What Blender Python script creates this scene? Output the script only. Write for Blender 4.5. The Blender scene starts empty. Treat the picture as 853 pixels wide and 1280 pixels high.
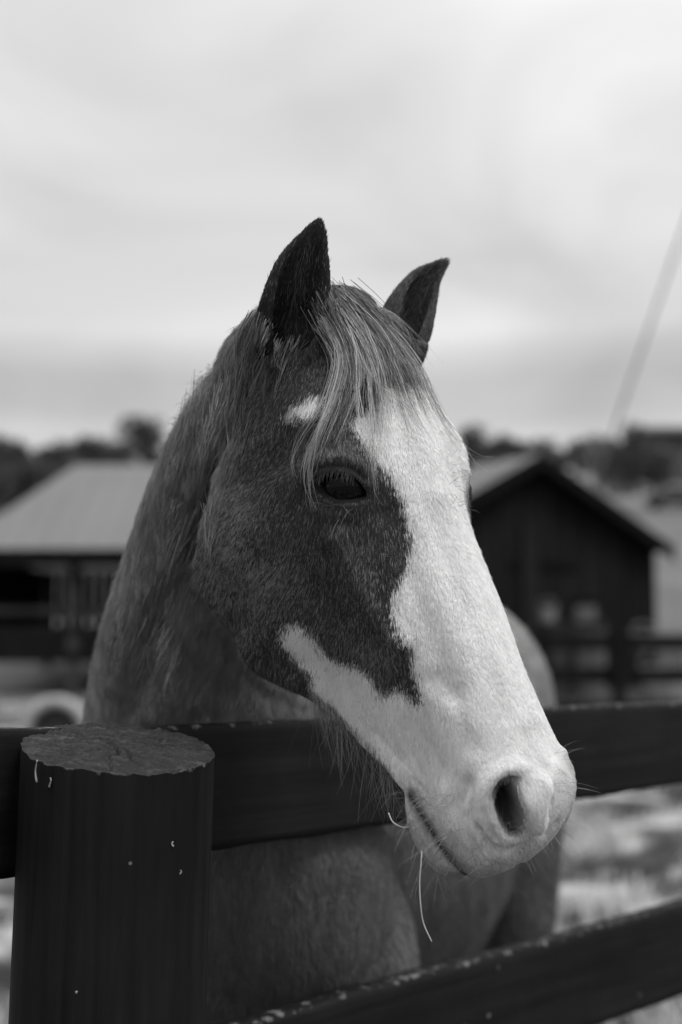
import bpy, bmesh, math, random
import numpy as np
from mathutils import Vector, Matrix
from mathutils.bvhtree import BVHTree
from mathutils.kdtree import KDTree
random.seed(7); RNG = np.random.default_rng(7)
scn = bpy.context.scene
COL = scn.collection

# ------------------------------------------------------------------ camera
F_PX, CXP, CYP = 1778.0, 426.5, 640.0        # focal length in pixels of the 853 x 1280 photograph
CAM_H = 1.50
PITCH = math.atan((775 - 640) / F_PX)         # tilted slightly up, horizon at y = 775
cam_d = bpy.data.cameras.new('camera'); cam = bpy.data.objects.new('camera', cam_d); COL.objects.link(cam)
cam.location = (0, 0, CAM_H); cam.rotation_euler = (math.pi / 2 + PITCH, 0, 0)
cam_d.sensor_fit = 'VERTICAL'; cam_d.sensor_height = 36.0; cam_d.lens = 36.0 * F_PX / 1280
cam_d.clip_start = 0.05; cam_d.clip_end = 6000
cam_d.dof.use_dof = True; cam_d.dof.focus_distance = 1.385; cam_d.dof.aperture_fstop = 2.8; cam_d.dof.aperture_blades = 0
scn.camera = cam
CB = np.array([[1, 0, 0], [0, math.sin(PITCH), -math.cos(PITCH)], [0, math.cos(PITCH), math.sin(PITCH)]])
# rows: camera right, camera down, camera forward, in world axes
def c2w(p):
    p = np.atleast_2d(p); return p @ CB + np.array([0, 0, CAM_H])
def w2c(p):
    return (np.atleast_2d(p) - np.array([0, 0, CAM_H])) @ CB.T
def at(x, y, d):
    """world point seen at pixel x, y of the photograph at depth d"""
    return c2w([(x - CXP) / F_PX * d, (y - CYP) / F_PX * d, d])[0]
def px(p):
    c = w2c(p); return np.stack([c[:, 0] / c[:, 2] * F_PX + CXP, c[:, 1] / c[:, 2] * F_PX + CYP], 1), c[:, 2]

# ------------------------------------------------------------------ world, sun, exposure
SUN_EL, SUN_AZ = math.radians(50), math.radians(70)
world = bpy.data.worlds.new('World'); scn.world = world; world.use_nodes = True
def build_world():
    nt = world.node_tree; nt.nodes.clear(); N = nt.nodes.new; L = nt.links.new
    out = N('ShaderNodeOutputWorld'); bg = N('ShaderNodeBackground')
    sky = N('ShaderNodeTexSky'); sky.sky_type = 'NISHITA'; sky.sun_disc = False
    sky.sun_elevation = SUN_EL; sky.sun_rotation = SUN_AZ; sky.air_density = 1.0; sky.dust_density = 3.0
    bw = N('ShaderNodeRGBToBW'); L(sky.outputs[0], bw.inputs[0])
    tc = N('ShaderNodeTexCoord'); sep = N('ShaderNodeSeparateXYZ'); L(tc.outputs['Generated'], sep.inputs[0])
    mp = N('ShaderNodeMapping'); mp.inputs['Scale'].default_value = (1.0, 1.0, 2.6); mp.inputs['Rotation'].default_value = (0.06, 0.10, 0)
    L(tc.outputs['Generated'], mp.inputs[0])
    n1 = N('ShaderNodeTexNoise'); n1.inputs['Scale'].default_value = 2.9; n1.inputs['Detail'].default_value = 5; n1.inputs['Roughness'].default_value = .45
    n1.inputs['Distortion'].default_value = .8
    L(mp.outputs[0], n1.inputs['Vector'])
    r1 = N('ShaderNodeMapRange'); r1.inputs[1].default_value = .3; r1.inputs[2].default_value = .7; r1.inputs[3].default_value = .77; r1.inputs[4].default_value = 1.14
    L(n1.outputs[0], r1.inputs[0])
    # overcast deck: brightness by elevation (z), with a darker band of cloud low over the hills
    cr = N('ShaderNodeValToRGB'); L(sep.outputs[2], cr.inputs[0]); e = cr.color_ramp
    pts = [(0.0, .62), (.075, .62), (.11, .60), (.135, .60), (.15, .48), (.178, .45), (.195, .56), (.21, .70), (.27, .70), (.33, .76), (.45, .84), (.65, 1.25), (1, 2.1)]
    while len(e.elements) < len(pts): e.elements.new(.5)
    for q, (a, b) in zip(e.elements, pts): q.position = a; q.color = (b, b, b, 1)
    nw = N('ShaderNodeTexNoise'); nw.inputs['Scale'].default_value = 1.6; nw.inputs['Detail'].default_value = 3
    mp2 = N('ShaderNodeMapping'); mp2.inputs['Scale'].default_value = (1, 1, 2.5); L(tc.outputs['Generated'], mp2.inputs[0]); L(mp2.outputs[0], nw.inputs['Vector'])
    ma = N('ShaderNodeMath'); ma.operation = 'MULTIPLY_ADD'; ma.inputs[1].default_value = .06; ma.inputs[2].default_value = -.03; L(nw.outputs[0], ma.inputs[0])
    ad = N('ShaderNodeMath'); L(ma.outputs[0], ad.inputs[0]); L(sep.outputs[2], ad.inputs[1]); L(ad.outputs[0], cr.inputs[0])
    m = N('ShaderNodeMath'); m.operation = 'MULTIPLY'; L(cr.outputs[0], m.inputs[0]); L(r1.outputs[0], m.inputs[1])
    # the thick cloud hides most of the clear sky's own gradient: 15 % of it is left
    sm = N('ShaderNodeMath'); sm.operation = 'MULTIPLY_ADD'; sm.inputs[1].default_value = .02; L(bw.outputs[0], sm.inputs[0]); L(m.outputs[0], sm.inputs[2])
    k = N('ShaderNodeMath'); k.operation = 'MULTIPLY'; k.inputs[1].default_value = 9.0; L(sm.outputs[0], k.inputs[0])
    L(k.outputs[0], bg.inputs[0]); bg.inputs[1].default_value = 0.09
    L(bg.outputs[0], out.inputs[0])
build_world()
sun_d = bpy.data.lights.new('sun', 'SUN'); sun = bpy.data.objects.new('sun', sun_d); COL.objects.link(sun)
sun_d.energy = 1.5; sun_d.angle = math.radians(22); sun_d.color = (1, .99, .985)
sun.rotation_euler = (0, 0, 0)
_sd = Vector((math.sin(SUN_AZ) * math.cos(SUN_EL), -0.0 + math.cos(SUN_AZ) * math.cos(SUN_EL), math.sin(SUN_EL)))
SUN_DIR = Vector((0.40, -0.36, 0.84)).normalized()      # towards the sun: high, from the right and a little behind the camera
sun.rotation_euler = SUN_DIR.to_track_quat('Z', 'Y').to_euler()
scn.view_settings.view_transform = 'Standard'; scn.view_settings.look = 'None'; scn.view_settings.gamma = 1
scn.view_settings.use_curve_mapping = False; scn.view_settings.exposure = 0.30
scn.cycles.max_bounces = 6; scn.cycles.use_denoising = True

# ------------------------------------------------------------------ helpers
def mesh_obj(name, verts, faces, mat=None, parent=None, smooth=True):
    me = bpy.data.meshes.new(name); me.from_pydata([tuple(v) for v in verts], [], [tuple(f) for f in faces]); me.update()
    if mat: me.materials.append(mat)
    if smooth: me.polygons.foreach_set('use_smooth', [True] * len(me.polygons))
    o = bpy.data.objects.new(name, me); COL.objects.link(o)
    if parent: o.parent = parent
    return o
def thing(name, label, cat, loc=(0, 0, 0), group=None):
    o = bpy.data.objects.new(name, None); COL.objects.link(o); o.location = loc; o.empty_display_size = .05
    tag(o, label, cat, group); return o
def tag(o, label, cat, group=None):
    o['label'] = label; o['category'] = cat
    if group: o['group'] = group
    return o
def interp1(xs, ys, x):
    """monotone-ish cubic (Catmull) interpolation of rows ys at xs"""
    xs = np.asarray(xs, float); ys = np.asarray(ys, float)
    if ys.ndim == 1: return interp1(xs, ys[:, None], x)[:, 0]
    m = np.gradient(ys, xs, axis=0); x = np.clip(x, xs[0], xs[-1])
    i = np.clip(np.searchsorted(xs, x, side='right') - 1, 0, len(xs) - 2); h = (xs[i + 1] - xs[i]); t = ((x - xs[i]) / h)[:, None]; h = h[:, None]
    return (2*t**3 - 3*t**2 + 1) * ys[i] + (t**3 - 2*t**2 + t) * h * m[i] + (-2*t**3 + 3*t**2) * ys[i+1] + (t**3 - t**2) * h * m[i+1]
def tube(rings, caps=True):
    """rings: (n, k, 3) closed rings -> verts, faces with capped ends"""
    n, k, _ = rings.shape; V = list(rings.reshape(-1, 3)); Fc = []
    for i in range(n - 1):
        for j in range(k):
            j2 = (j + 1) % k; Fc.append((i*k + j, i*k + j2, (i+1)*k + j2, (i+1)*k + j))
    if caps:
        for i, rev in ((0, True), (n - 1, False)):
            c = len(V); V.append(rings[i].mean(0))
            for j in range(k):
                a, b = i*k + j, i*k + (j + 1) % k
                Fc.append((c, b, a) if rev else (c, a, b))
    return np.array(V), Fc

# ------------------------------------------------------------------ the horse: head frame (a down the face, n out of the forehead, l to the horse's right)
HR = np.array([[0.3594, 0.6516, -0.668], [0.9086, -0.4076, 0.0913], [-0.2128, -0.6398, -0.7385]])
HT = np.array([0.01566, -0.21332, 1.43777])
HRW = HR.T @ CB      # rows: down the face, out of the forehead, to the horse's right, in world axes
def h2w(p): return c2w(np.atleast_2d(p) @ HR.T + HT)
def w2h(p): return (w2c(p) - HT) @ HR

def head_loft():
    T = np.array([0, .04, .15, .3, .5, .7, .88, .97, 1.0])
    st = [  # a, n_front, n_back, widths at T[1:-1]
        (-.045, -.055, -.110, .015, .028, .032, .034, .032, .026, .014),
        (-.03, -.022, -.150, .026, .046, .056, .058, .055, .045, .025),
        (.03, .000, -.190, .035, .060, .072, .075, .070, .060, .036),
        (.09, .014, -.225, .043, .076, .088, .086, .084, .074, .044),
        (.14, .017, -.262, .048, .090, .096, .086, .086, 0.081, 0.055),
        (.175, .015, -.276, .049, .090, .097, .088, .090, 0.084, 0.062),
        (.205, .011, -.280, .046, .090, .098, .088, .090, 0.088, 0.073),
        (.24, .005, -.276, .045, .080, .086, .085, .087, 0.086, 0.072),
        (.28, .001, -.272, .046, .071, .077, .078, .078, 0.076, 0.062),
        (.32, .000, -.250, .044, .064, .069, .066, .060, 0.058, 0.044),
        (.36, -.001, -.222, .041, .058, .062, .057, .050, .043, .028),
        (.40, -.002, -.196, .037, .053, .057, .050, .045, .041, .028),
        (.44, -.002, -.172, .036, .052, .055, .047, .043, .040, .028),
        (.475, -.001, -.156, .036, .053, .057, .050, .046, .043, .030),
        (.505, .001, -.150, .038, .058, .063, .054, .050, .045, .031),
        (.53, -.007, -.148, .035, .054, .061, .055, .050, .043, .029),
        (.550, -.024, -.143, .026, .042, .050, .050, .045, .037, .024),
        (.563, -.046, -.134, .018, .032, .040, .042, .038, .029, .018),
        (.572, -.070, -.122, .008, .016, .022, .024, .022, .016, .008)]
    st = np.array(st); A = np.linspace(st[0, 0], st[-1, 0], 150)
    S = interp1(st[:, 0], st[:, 1:], A); rings = []
    tt = (1 - np.cos(np.linspace(0, math.pi, 61))) / 2
    for a, row in zip(A, S):
        nf, nb = row[0], row[1]; w = np.concatenate([[0], row[2:], [0]])
        # parametrise by chord so the ends are round
        P = np.stack([nf + (nb - nf) * T, w], 1); s = np.concatenate([[0], np.cumsum(np.linalg.norm(np.diff(P, axis=0), axis=1))])
        Q = interp1(s, P, np.linspace(0, s[-1], 56)); Q[:, 1] = np.maximum(Q[:, 1], 0)
        full = np.concatenate([Q, Q[-2:0:-1] * [1, -1]])
        rings.append(np.stack([np.full(len(full), a), full[:, 0], full[:, 1]], 1))
    V, Fc = tube(np.array(rings)); return h2w(V), Fc

def ell_tube(path, k=40, n=60):
    """path rows: world centre xyz, half-axis vectors u xyz, v xyz -> rounded tube"""
    path = np.array(path, float); s = np.concatenate([[0], np.cumsum(np.linalg.norm(np.diff(path[:, :3], axis=0), axis=1))])
    P = interp1(s, path, np.linspace(0, s[-1], n)); th = np.linspace(0, 2 * math.pi, k, endpoint=False)
    rings = P[:, None, :3] + np.cos(th)[None, :, None] * P[:, None, 3:6] + np.sin(th)[None, :, None] * P[:, None, 6:9]
    return tube(rings)
def ball(c, r, ax=None):
    bm = bmesh.new(); bmesh.ops.create_icosphere(bm, subdivisions=4, radius=1)
    V = np.array([v.co[:] for v in bm.verts]) * np.array(r); Fc = [[v.index for v in f.verts] for f in bm.faces]; bm.free()
    if ax is not None: V = V @ np.array(ax)
    return V + np.array(c), Fc

def ear_mesh(mid, sidep, widths, dep, half, openv=(0, 0, -1), th=.005):
    """cupped ear. mid: spine points in world, sidep: across direction, widths: half widths along it, dep: cup depth ratio, half: half opening angle"""
    mid = np.array(mid, float); n = 44; u0 = np.linspace(0, 1, len(mid)); U = np.linspace(0, 1, n)
    C_ = interp1(u0, mid, U); W = interp1(np.linspace(0, 1, len(widths)), np.array(widths, float), U); rings = []
    o0 = np.array(openv, float)
    for u, c, ww, tg in zip(U, C_, W, np.gradient(C_, axis=0)):
        ax = tg / np.linalg.norm(tg); s_ = np.array(sidep, float); s_ = s_ - ax * (s_ @ ax); s_ /= np.linalg.norm(s_)
        o = np.cross(s_, ax); o = o if o @ o0 > 0 else -o
        oa = math.radians(np.interp(u, np.linspace(0, 1, len(half)), half)); ph = np.linspace(oa, 2 * math.pi - oa, 30)
        dp = np.interp(u, [0, .5, 1], dep); t = th * np.interp(u, [0, .5, 1], [1.0, 1.0, 1.1]); ww = max(ww, .0015)
        out = np.stack([np.cos(ph) * ww * dp, np.sin(ph) * ww], 1); k = max(ww - t, .0004) / ww
        loop = np.concatenate([out, out[::-1] * k]) + np.array([0.0, 0])
        rings.append(c + loop[:, :1] * o + loop[:, 1:] * s_)
    return tube(np.array(rings))

# neck and body run from the poll back, down and away behind the fence
def cpt(x, y, d): return list(at(x, y, d))
def ring(x, y, d, u, v): return cpt(x, y, d) + list(u) + list(v)
def cv(x, y, z): return list(np.array([x, y, z]) @ CB)      # camera-axis vector to world
RX, RY, RZ = (1, 0, 0), (0, 1, 0), (0, 0, 1)
EAR_N = [(362, 458, 1.425), (362, 428, 1.402), (368, 385, 1.388), (379, 338, 1.385), (391, 302, 1.388), (402, 270, 1.392)]
EAR_F = [(500, 452, 1.53), (503, 420, 1.535), (515, 385, 1.54), (530, 355, 1.545), (545, 338, 1.55), (562, 324, 1.555)]
def body_parts():
    P = [head_loft()]
    P.append(ell_tube([ring(513, 962, 1.415, HRW[2] * .010, cv(.004, -.003, 0)), ring(526, 986, 1.408, HRW[2] * .024, cv(.0085, -.006, 0)), ring(538, 1010, 1.400, HRW[2] * .032, cv(.0125, -.0075, 0)), ring(551, 1039, 1.394, HRW[2] * .034, cv(.0140, -.008, 0)),
        ring(566, 1064, 1.388, HRW[2] * .031, cv(.0130, -.010, 0)), ring(578, 1078, 1.384, HRW[2] * .024, cv(.009, -.010, 0)), ring(586, 1083, 1.382, HRW[2] * .012, cv(.003, -.004, 0))], k=36, n=50))
    # neck: rings roughly square to the line poll -> breast ; u across the picture, v away from the camera
    P.append(ell_tube([
        ring(405, 455, 1.475, cv(.052, .034, .02), cv(.02, -.03, .062)),
        ring(362, 520, 1.545, cv(.078, .040, .03), cv(.00, -.04, .085)),
        ring(318, 610, 1.665, cv(.094, .030, .09), cv(-.02, -.03, .105)),
        ring(292, 710, 1.775, cv(.110, .022, .13), cv(-.03, -.03, .135)),
        ring(276, 815, 1.865, cv(.137, .010, .14), cv(-.04, -.02, .170)),
        ring(280, 930, 1.945, cv(.172, .000, .10), cv(-.05, -.02, .210)),
        ring(300, 1060, 2.00, cv(.200, .000, .03), cv(-.05, .00, .230)),
        ring(325, 1210, 2.07, cv(.185, .000, .03), cv(-.05, .00, .220)),
        ring(365, 1320, 2.11, cv(.150, .000, .03), cv(-.05, .00, .150))]))
    # throat, from the back of the cheeks to the neck
    P.append(ell_tube([
        ring(338, 640, 1.63, cv(.05, .0, .0), cv(.0, -.03, .05)),
        ring(340, 740, 1.80, cv(.06, .0, .0), cv(.0, -.03, .07)),
        ring(345, 850, 1.93, cv(.10, .0, .0), cv(.0, -.02, .11)),
        ring(345, 960, 1.97, cv(.11, .0, .0), cv(.0, .0, .10))]))
    # barrel and rump, along the ground
    P.append(ell_tube([[-.09, 1.98, 1.02, .10, 0, 0, 0, 0, .16], [-.09, 2.04, 1.06, .15, .02, 0, 0, 0, .25], [-.075, 2.20, 1.12, .20, .05, 0, 0, .0, .31],
        [-.01, 2.50, 1.12, .255, .07, 0, 0, 0, .37], [.06, 2.80, 1.10, .275, .07, 0, 0, 0, .39], [.14, 3.10, 1.14, .275, .07, 0, 0, 0, .37],
        [.235, 3.36, 1.27, .275, .06, 0, 0, 0, .30], [.28, 3.56, 1.25, .22, .05, 0, 0, 0, .25], [.30, 3.66, 1.22, .11, .03, 0, 0, 0, .13]], n=70))
    # withers
    P.append(ball((-.03, 2.45, 1.32), (.10, .30, .17)))
    # point of the shoulder, either side
    P.append(ball((-.20, 2.10, 1.02), (.11, .14, .17))); P.append(ball((.035, 2.10, .98), (.075, .13, .17)))
    # front legs
    def leg(pts):
        P.append(ell_tube([[x, y, z, r, 0, 0, 0, r * q, 0] for x, y, z, r, q in pts], k=24, n=50))
    for x, y in ((-.19, 2.16), (.01, 2.10)):
        leg([(x, y, 1.0, .10, 1.2), (x, y, .82, .085, 1.2), (x, y + .01, .66, .062, 1.2), (x, y, .53, .046, 1.1), (x, y - .01, .46, .050, 1.1), (x, y, .40, .040, 1.1), (x, y, .26, .028, 1.3),
             (x, y, .15, .034, 1.2), (x, y - .03, .09, .032, 1.1), (x, y - .05, .05, .05, 1.1), (x, y - .07, -.005, .062, 1.1)])
    for x, y in ((.09, 3.34), (.375, 3.28)):
        leg([(x, y, 1.15, .13, 1.7), (x, y - .02, .95, .115, 1.6), (x, y - .02, .78, .095, 1.5), (x, y + .05, .62, .060, 1.4), (x, y + .10, .52, .048, 1.5), (x, y + .08, .42, .038, 1.3),
             (x, y + .06, .26, .030, 1.3), (x, y + .05, .15, .036, 1.2), (x, y + .01, .09, .033, 1.1), (x, y - .01, .05, .05, 1.1), (x, y - .03, -.005, .062, 1.1)])
    # ears
    P.append(ear_mesh([at(*q) for q in EAR_N], cv(1, .12, .25),
                      [.022, .032, .0355, .033, .029, .022, .014, .005], [.85, .62, .45], [18, 36, 56, 70, 80], cv(.1, .1, -1), th=.0065))
    P.append(ear_mesh([at(*q) for q in EAR_F], cv(1, .55, .3),
                      [.024, .029, .0300, .0265, .021, .015, .010, .005], [1.0, .62, .45], [15, 28, 45, 60, 75], cv(.1, .2, -1), th=.0065))
    # tail dock
    P.append(ell_tube([[.25, 3.62, 1.36, .03, 0, 0, 0, 0, .035], [.28, 3.73, 1.30, .035, 0, 0, 0, .01, .03], [.295, 3.78, 1.10, .04, 0, 0, 0, .035, 0], [.30, 3.79, .75, .035, 0, 0, 0, .03, 0], [.30, 3.78, .5, .012, 0, 0, 0, .01, 0]]))
    return P

FOC = h2w([.22, -.06, 0])[0]
def warp(V):     # packs the far body closer so the voxel grid spends its cells on the head
    d = V - FOC; r = np.linalg.norm(d, axis=1, keepdims=True) + 1e-9; r0, k = .42, .22
    g = np.where(r < r0, r, r0 + k * np.log1p(np.maximum(r - r0, 0) / k)); return FOC + d / r * g
def unwarp(V):
    d = V - FOC; r = np.linalg.norm(d, axis=1, keepdims=True) + 1e-9; r0, k = .42, .22
    g = np.where(r < r0, r, r0 + k * np.expm1(np.maximum(r - r0, 0) / k)); return FOC + d / r * g

def laplace(V, edges, it, lam=.5, mask=None):
    n = len(V); deg = np.bincount(edges.ravel(), minlength=n).astype(float)[:, None]; deg[deg == 0] = 1
    for _ in range(it):
        S = np.zeros_like(V)
        for c in range(3):
            S[:, c] = np.bincount(edges[:, 0], V[edges[:, 1], c], n) + np.bincount(edges[:, 1], V[edges[:, 0], c], n)
        D = (S / deg - V) * lam
        V = V + (D if mask is None else D * mask)
    return V
def normals(V, Q):
    a, b, c, d = (V[Q[:, i]] for i in range(4)); fn = np.cross(c - a, d - b); N = np.zeros_like(V)
    for i in range(4):
        for k in range(3): N[:, k] += np.bincount(Q[:, i], fn[:, k], len(V))
    return N / (np.linalg.norm(N, axis=1, keepdims=True) + 1e-12)

def seg_dist(P, A, B):
    d = B - A; t = np.clip(((P - A) @ d) / (d @ d + 1e-12), 0, 1); return np.linalg.norm(P - A - t[:, None] * d, axis=1), t

def build_body(voxel=.0023):
    Vs, Fs, off = [], [], 0
    for V, Fc in body_parts():
        Vs.append(V); Fs += [tuple(i + off for i in f) for f in Fc]; off += len(V)
    V = warp(np.concatenate(Vs)); me = bpy.data.meshes.new('horse_body'); me.from_pydata([tuple(v) for v in V], [], Fs)
    o = bpy.data.objects.new('horse_body', me); COL.objects.link(o)
    md = o.modifiers.new('r', 'REMESH'); md.mode = 'VOXEL'; md.voxel_size = voxel; md.adaptivity = 0
    dg = bpy.context.evaluated_depsgraph_get(); m2 = bpy.data.meshes.new_from_object(o.evaluated_get(dg)); o.modifiers.clear(); o.data = m2
    bpy.data.meshes.remove(me); me = m2
    n = len(me.vertices); V = np.empty(n * 3, np.float32); me.vertices.foreach_get('co', V); V = V.reshape(-1, 3).astype(float)
    E = np.empty(len(me.edges) * 2, np.int32); me.edges.foreach_get('vertices', E); E = E.reshape(-1, 2)
    Q = np.array([p.vertices[:] for p in me.polygons if len(p.vertices) == 4])
    return o, me, V, E, Q

def write_back(o, me, V):
    me.vertices.foreach_set('co', V.astype(np.float32).ravel()); me.update()
    me.polygons.foreach_set('use_smooth', [True] * len(me.polygons))

# ------------------------------------------------------------------ sculpting: strokes laid on the mesh and mirrored to the far side
def make_bvh(V, Q): return BVHTree.FromPolygons([tuple(v) for v in V], [tuple(q) for q in Q])
ORG = Vector((0, 0, CAM_H))
def cast(bvh, x, y):
    d = Vector(at(x, y, 1.0)) - ORG; h = bvh.ray_cast(ORG, d.normalized()); return None if h[0] is None else np.array(h[0])
def cast_line(bvh, pts, step=4):
    """pixel polyline -> dense points on the surface"""
    out = []
    for (x0, y0), (x1, y1) in zip(pts, pts[1:]):
        n = max(1, int(math.hypot(x1 - x0, y1 - y0) / step))
        for k in range(n): out.append((x0 + (x1 - x0) * k / n, y0 + (y1 - y0) * k / n))
    out.append(pts[-1]); R = [cast(bvh, x, y) for x, y in out]; return np.array([r for r in R if r is not None])
MIR = np.array([1, 1, -1.0])
def in_poly(P, poly):
    x, y = P[:, 0], P[:, 1]; ins = np.zeros(len(P), bool); n = len(poly)
    for i in range(n):
        x0, y0 = poly[i]; x1, y1 = poly[(i + 1) % n]
        if y0 == y1: continue
        c = ((y0 > y) != (y1 > y)) & (x < (x1 - x0) * (y - y0) / (y1 - y0) + x0); ins ^= c
    return ins

EYE_POLY = [(393, 604), (398, 597), (408, 594), (421, 592), (435, 594.5), (446, 601), (453, 610), (459, 621), (448, 625), (434, 627), (419, 626), (406, 620), (398, 612)]
NOS_POLY = [(648, 965), (634, 966), (622, 974), (614, 988), (612, 1004), (616, 1020), (624, 1036), (634, 1047), (648, 1047), (659, 1037), (660, 1020), (655, 1003), (650, 987), (652, 974)]
STROKES = [  # pixel line, radius (m), height (m)
    ([(318, 705)], .058, .009), ([(268, 650), (262, 710), (282, 775), (322, 828), (370, 852)], .013, .004), ([(375, 640), (372, 700), (395, 770)], .020, -.0035), ([(425, 605)], .040, .0055), ([(386, 590), (402, 577), (425, 571), (448, 580), (462, 596)], .010, .0045), ([(390, 590), (400, 582), (422, 578.5), (442, 584), (454, 596)], .0036, -.0042), ([(452, 566), (462, 582), (466, 596)], .004, -.0032),
    ([(398, 634), (425, 640), (455, 632)], .006, .002), ([(405, 630), (430, 633), (452, 629)], .003, -.0012),
    ([(345, 575), (362, 552)], .022, -.010), ([(375, 528), (415, 540), (455, 560)], .012, .003), ([(470, 560), (478, 590)], .012, .003),
    ([(425, 670), (450, 720), (480, 775), (498, 800)], .012, .0065), ([(400, 745), (450, 800), (490, 850)], .020, -.004),
    ([(490, 640), (515, 720), (540, 800), (565, 860)], .017, -.0045), ([(545, 620), (575, 720), (610, 810), (650, 900)], .011, .003),
    ([(520, 862), (555, 880), (590, 905)], .009, .0009), ([(545, 850), (570, 880), (590, 930)], .012, -.0022),
    ([(655, 960), (642, 956), (626, 960), (610, 973), (602, 995), (605, 1018), (615, 1038), (630, 1054)], .0075, .0024, 'N'),
    ([(674, 985), (670, 1005), (670, 1025)], .0120, .0080, 'N'), ([(590, 985), (588, 1020), (598, 1040)], .0065, -.0025), ([(560, 990), (570, 1030)], .016, .0035),
    ([(597, 1036), (612, 1052), (634, 1064), (650, 1056), (660, 1047)], .0045, -.0068, 'N'), ([(660, 1047), (670, 1041), (684, 1043), (694, 1028)], .004, -.0050, 'N'),
    ([(622, 1046), (636, 1052), (652, 1044), (668, 1036)], .005, .0030, 'N'), ([(610, 1068), (640, 1074), (665, 1060)], .008, .002, 'N'),
    ([(600, 1040), (604, 1062)], .003, -.0015), ([(688, 985), (696, 960)], .009, .003, 'N'), ([(712, 935), (716, 965)], .010, -.003, 'N'), ([(676, 1020), (686, 980)], .0045, -.0010, 'N'),
    ([(512, 994), (522, 1010), (534, 1030), (550, 1056), (566, 1076), (577, 1088)], .0040, -.0090),
    ([(535, 1010), (560, 1050), (590, 1080)], .008, .0028), ([(452, 925), (480, 950), (500, 975)], .006, .002), ([(470, 915), (500, 950)], .006, -.002),
    ([(586, 975), (577, 1005), (584, 1040), (598, 1062)], .0065, -.0030, 'N'), ([(560, 985), (556, 1015), (566, 1045)], .006, .0018, 'N'), ([(604, 1070), (640, 1083), (668, 1072)], .0035, -.0022, 'N'), ([(518, 972), (534, 990), (540, 1008)], .0035, -.0020, 'N'), ([(682, 960), (690, 990), (684, 1018)], .006, -.0022, 'N'),
    ([(540, 930), (555, 960), (550, 990)], .004, -.0010), ([(515, 940), (530, 970)], .004, -.0010),
]
NECK_STROKES = [
    ([(300, 640), (262, 730), (232, 800), (205, 880)], .022, .010), ([(330, 700), (290, 800), (262, 890)], .020, -.010), ([(262, 600), (225, 720), (190, 800), (165, 890)], .018, -.007),
    ([(305, 460), (270, 540), (235, 640), (214, 700)], .012, .006), ([(285, 540), (258, 620), (240, 690)], .010, -.005), ([(230, 600), (190, 720), (150, 850)], .020, .006),
    ([(345, 600), (310, 700), (330, 790)], .014, .004), ([(255, 660), (262, 740), (290, 800), (330, 845), (380, 868)], .008, .0025)]

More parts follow.
